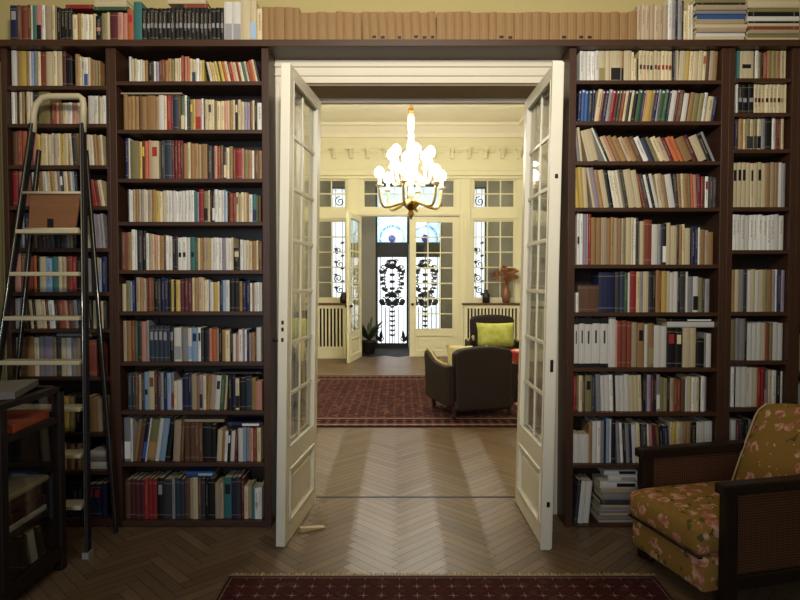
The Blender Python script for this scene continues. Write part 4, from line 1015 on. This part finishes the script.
# books and magazines lying flat: each rests on what is under it
sup = [(b['x0'], b['x1'], b['zt']+.001, b['case'], b['ri']) for b in BK]
def flat(case, ri, u0, u1, tpx, key, label, dep=.165, name='book', cat='book', group=None, yf=None, two=None, base=False):
    zr = TT if case == 'TOP' else shelf_z[case][ri]; v = 39 if case == 'TOP' else CASES[case][4][ri]-25
    y = yf or ((3.75 if case == 'TOP' else BF+.04)+random.uniform(-.006, .006))
    X0, X1 = at(u0, v, y)[0], at(u1, v, y)[0]
    z = max([zr]+[s[2] for s in sup if s[3] == case and s[4] == ri and s[0] < X1 and s[1] > X0])+.0008
    th = tpx*(X1-X0)/(u1-u0)
    if case != 'TOP':
        top = (shelf_z[case][ri-1]-SH if ri else TB)-.002
        th = min(th, top-z)
        if th < .005: print('NOROOM', label, top-z); return
    L = X1-X0
    # spine towards us: a book turned on its side
    T = Matrix.Translation((0, 0, th)) @ Matrix.Rotation(PI/2, 4, 'Y')
    m = MB(); t_, b_ = add_cover(m, th, dep, L, T, key)
    for f in m.b.faces: f.material_index = 0
    o = m.build(name, 'cv_'+key, None, (X0, y, z)); tag(o, label, cat, group)
    p = MB(); add_page(p, th, dep, L, T, t_, b_)
    for f in p.b.faces: f.material_index = 0
    p.build('page_block', 'page', o)
    if two:
        q = MB(); q.mi = 0; q.box(th*.25, th*.75, -.0009, b_+.001, L*.45, L*.95, T); lo = q.build('spine_title', 'cv_'+two, o); lo['label'] = BC[two][0]+' title on the spine'
    sup.append((X0, X1, z+th, case, ri))
G = 'books lying flat on the rows'
flat('LM', 1, 121, 182, 1.6, 'f', 'thin beige book lying flat on the tan volumes, second shelf, left bookcase')
flat('LM', 7, 214, 262, 1.6, 'd', 'thin dark book lying flat on the row, eighth shelf down, left bookcase')
flat('LM', 8, 184, 224, 2.8, 'f', 'beige book lying flat on brown volumes, ninth shelf down, left bookcase')
flat('LM', 8, 227, 261, 4.5, 'n', 'navy book with white title lying flat, ninth shelf down, left bookcase', two='w')
flat('LM', 9, 186, 214, 5, 'u', 'blue book lying flat over the row, bottom shelf, left bookcase', two='l')
flat('LC', 7, 57, 92, 3, 's', 'grey book lying flat across the row behind the ladder tread', two=None)
flat('LC', 9, 89, 106.5, 7, 'w', 'thick white book at the bottom of the flat pile behind the ladder')
flat('LC', 9, 89, 106.5, 5, 's', 'grey book in the middle of the flat pile behind the ladder')
flat('LC', 9, 90, 106, 6, 'w', 'white book on top of the flat pile behind the ladder')
flat('RM', 6, 667, 714, 5.5, 'w', 'white book lying flat on black spines, seventh shelf down, right bookcase', two=None)
flat('RM', 6, 666, 713, 3, 'k', 'black book with pale title lying flat on the white flat book', two='w')
for i, (kk, tp, a, bb) in enumerate((('f', 3, 599, 640), ('s', 4, 598, 640), ('f', 3.5, 600, 640), ('s', 4, 599, 640), ('f', 3.5, 601, 641), ('d', 5, 600, 640), ('s', 6, 602, 640), ('f', 5, 601, 641))):
    flat('RM', 9, a, bb, tp, kk, f'{ORD[i]} grey magazine from the bottom of the stack beside the floral armchair', name='magazine', cat='magazine', group='grey magazines stacked on the bottom shelf')
for i, (tp, a, bb) in enumerate(((7, 600, 637), (6, 608, 637), (5.5, 604, 637))):
    flat('RM', 9, a, bb, tp, 'w', ('lowest', 'middle', 'topmost')[i]+' of three thick white books with dark titles lying on the grey magazines', two='k' if i != 1 else 's')
flat('TOP', 0, 94, 129, 3.5, 'g', 'green book lying flat on upright books, left end of the top board')
flat('TOP', 0, 95, 127, 7, 'c', 'cream parcel of pages lying on the green flat book at top left', dep=.2)
flat('TOP', 0, 66, 93, 4, 'r', 'red book lying flat on black spines, left end of the top board')
flat('TOP', 1, 184, 208, 4, 'q', 'rust book lying flat on the black set, top board')
flat('TOP', 1, 168, 206, 4, 'c', 'cream book lying flat on top of the rust book over the black set')
MG = 'magazines stacked at the right end of the top board'
for i, (kk, tp) in enumerate((('c', 5), ('w', 4), ('f', 4), ('c', 4), ('f', 5), ('u', 5), ('s', 3.5), ('f', 5), ('k', 2), ('i', 4), ('c', 6))):
    flat('TOP', 6, 695+(i*7) % 3, 744+(i*5) % 4, tp, kk, f'{BC[kk][0]} magazine, {ORD[i]} from the bottom of the left stack on the top board', .2, 'magazine', 'magazine', MG)
for i, (kk, tp) in enumerate((('c', 4), ('i', 4), ('f', 4), ('q', 3), ('c', 3), ('k', 2), ('w', 5), ('k', 4), ('i', 4), ('c', 7))):
    flat('TOP', 7, 747+(i*7) % 3, 799+(i*5) % 5, tp, kk, f'{BC[kk][0]} magazine, {ORD[i]} from the bottom of the right stack on the top board', .2, 'magazine', 'magazine', MG)
# books in the display cabinet
def cabbook(key, w, d_, h, loc, rot, label):
    m = MB(); t_, b_ = add_cover(m, w, d_, h, Matrix.Identity(4), key)
    for f in m.b.faces: f.material_index = 0
    o = m.build('book', 'cv_'+key, None, loc); o.rotation_euler = rot; tag(o, label, 'book', 'books in the display cabinet')
    p = MB(); add_page(p, w, d_, h, Matrix.Identity(4), t_, b_)
    for f in p.b.faces: f.material_index = 0
    p.build('page_block', 'page', o)
def lying(key, th, d_, L, x, y, z, label, a=0):   # spine faces +X
    cabbook(key, th, d_, L, (x, y, z), (Matrix.Rotation(a, 3, 'Z') @ Matrix.Rotation(PI/2, 3, 'Z') @ Matrix.Translation((0,0,th)).to_3x3() @ Matrix.Rotation(PI/2, 3, 'Y')).to_euler(), label)
lying('w', .03, .22, .33, VX-.07, 2.83, zs+.031, 'white book lying lowest on the shelf inside the display cabinet')
lying('m', .05, .22, .33, VX-.075, 2.85, zs+.082, 'thick maroon book lying on the white book in the display cabinet')
lying('b', .07, .21, .31, VX-.09, 2.85, zs+.153, 'thick brown book lying on the maroon book in the display cabinet')
lying('c', .03, .22, .33, VX-.07, 2.85, zs+.184, 'cream book lying topmost on the shelf inside the display cabinet')
zf = zb1+.001
def standing(key, w, d_, h, y, lean, label):
    # on the cabinet floor, spine towards the room (+X), leaning along Y
    R = Matrix.Rotation(lean, 3, 'X') @ Matrix.Rotation(PI/2, 3, 'Z')
    cabbook(key, w, d_, h, (VX-.05, y, zf), R.to_euler(), label)
standing('k', .035, .15, .175, 2.93, .10, 'black book standing nearest in the bottom of the display cabinet')
standing('w', .05, .15, .175, 3.0, .22, 'thick white book leaning in the bottom of the display cabinet')
standing('d', .03, .15, .17, 3.085, .22, 'dark book leaning against the thick white book in the display cabinet')
# ------------------------------------------------------------------ light
w = bpy.data.worlds.new('world'); SC.world = w; w.use_nodes = True
bg = w.node_tree.nodes['Background']; bg.inputs[0].default_value = (.93, .97, 1.0, 1); bg.inputs[1].default_value = 2.6
def point(name, loc, col, p, r=.1):
    l = bpy.data.lights.new(name, 'POINT'); l.energy = p; l.color = col; l.shadow_soft_size = r
    o = bpy.data.objects.new(name, l); COL.objects.link(o); o.location = loc; return o
def area(name, loc, rot, sx, sy, col, p):
    l = bpy.data.lights.new(name, 'AREA'); l.shape = 'RECTANGLE'; l.size = sx; l.size_y = sy; l.energy = p; l.color = col
    o = bpy.data.objects.new(name, l); COL.objects.link(o); o.location = loc; o.rotation_euler = rot; return o
for i, e in enumerate(ends): point('chandelier_bulb', Vector((cxh, CHY, zb))+e+Vector((0, 0, .15)), (1, .95, .87), 15, .03)
def spot(name, loc, to, col, p, ang, r):
    l = bpy.data.lights.new(name, 'SPOT'); l.energy = p; l.color = col; l.shadow_soft_size = r; l.spot_size = math.radians(ang); l.spot_blend = 1
    o = bpy.data.objects.new(name, l); COL.objects.link(o); o.location = loc; o.rotation_euler = (Vector(to)-Vector(loc)).to_track_quat('-Z', 'Y').to_euler()
spot('reading_lamp', (.1, .3, 3.15), (.1, 3.8, 3.5), (1, .91, .77), 500, 116, .2)  # unseen warm room light, beam shaped to fade towards the lower shelves
point('lobby_lamp', (.5, FY+.75, 3.3), (1, .95, .88), 22, .1)  # unseen fill light, added to lift the dark lobby plaster
area('window_daylight', (-1.0, -2.5, 1.9), (PI/2, 0, 0), 1.6, 1.8, (.74, .85, 1.0), 62)  # unseen cool fill light behind the camera; daylight assumed, no window is built there
SC.view_settings.view_transform = 'Standard'; SC.view_settings.look = 'None'; SC.view_settings.gamma = 1; SC.view_settings.exposure = 0
SC.view_settings.use_curve_mapping = False
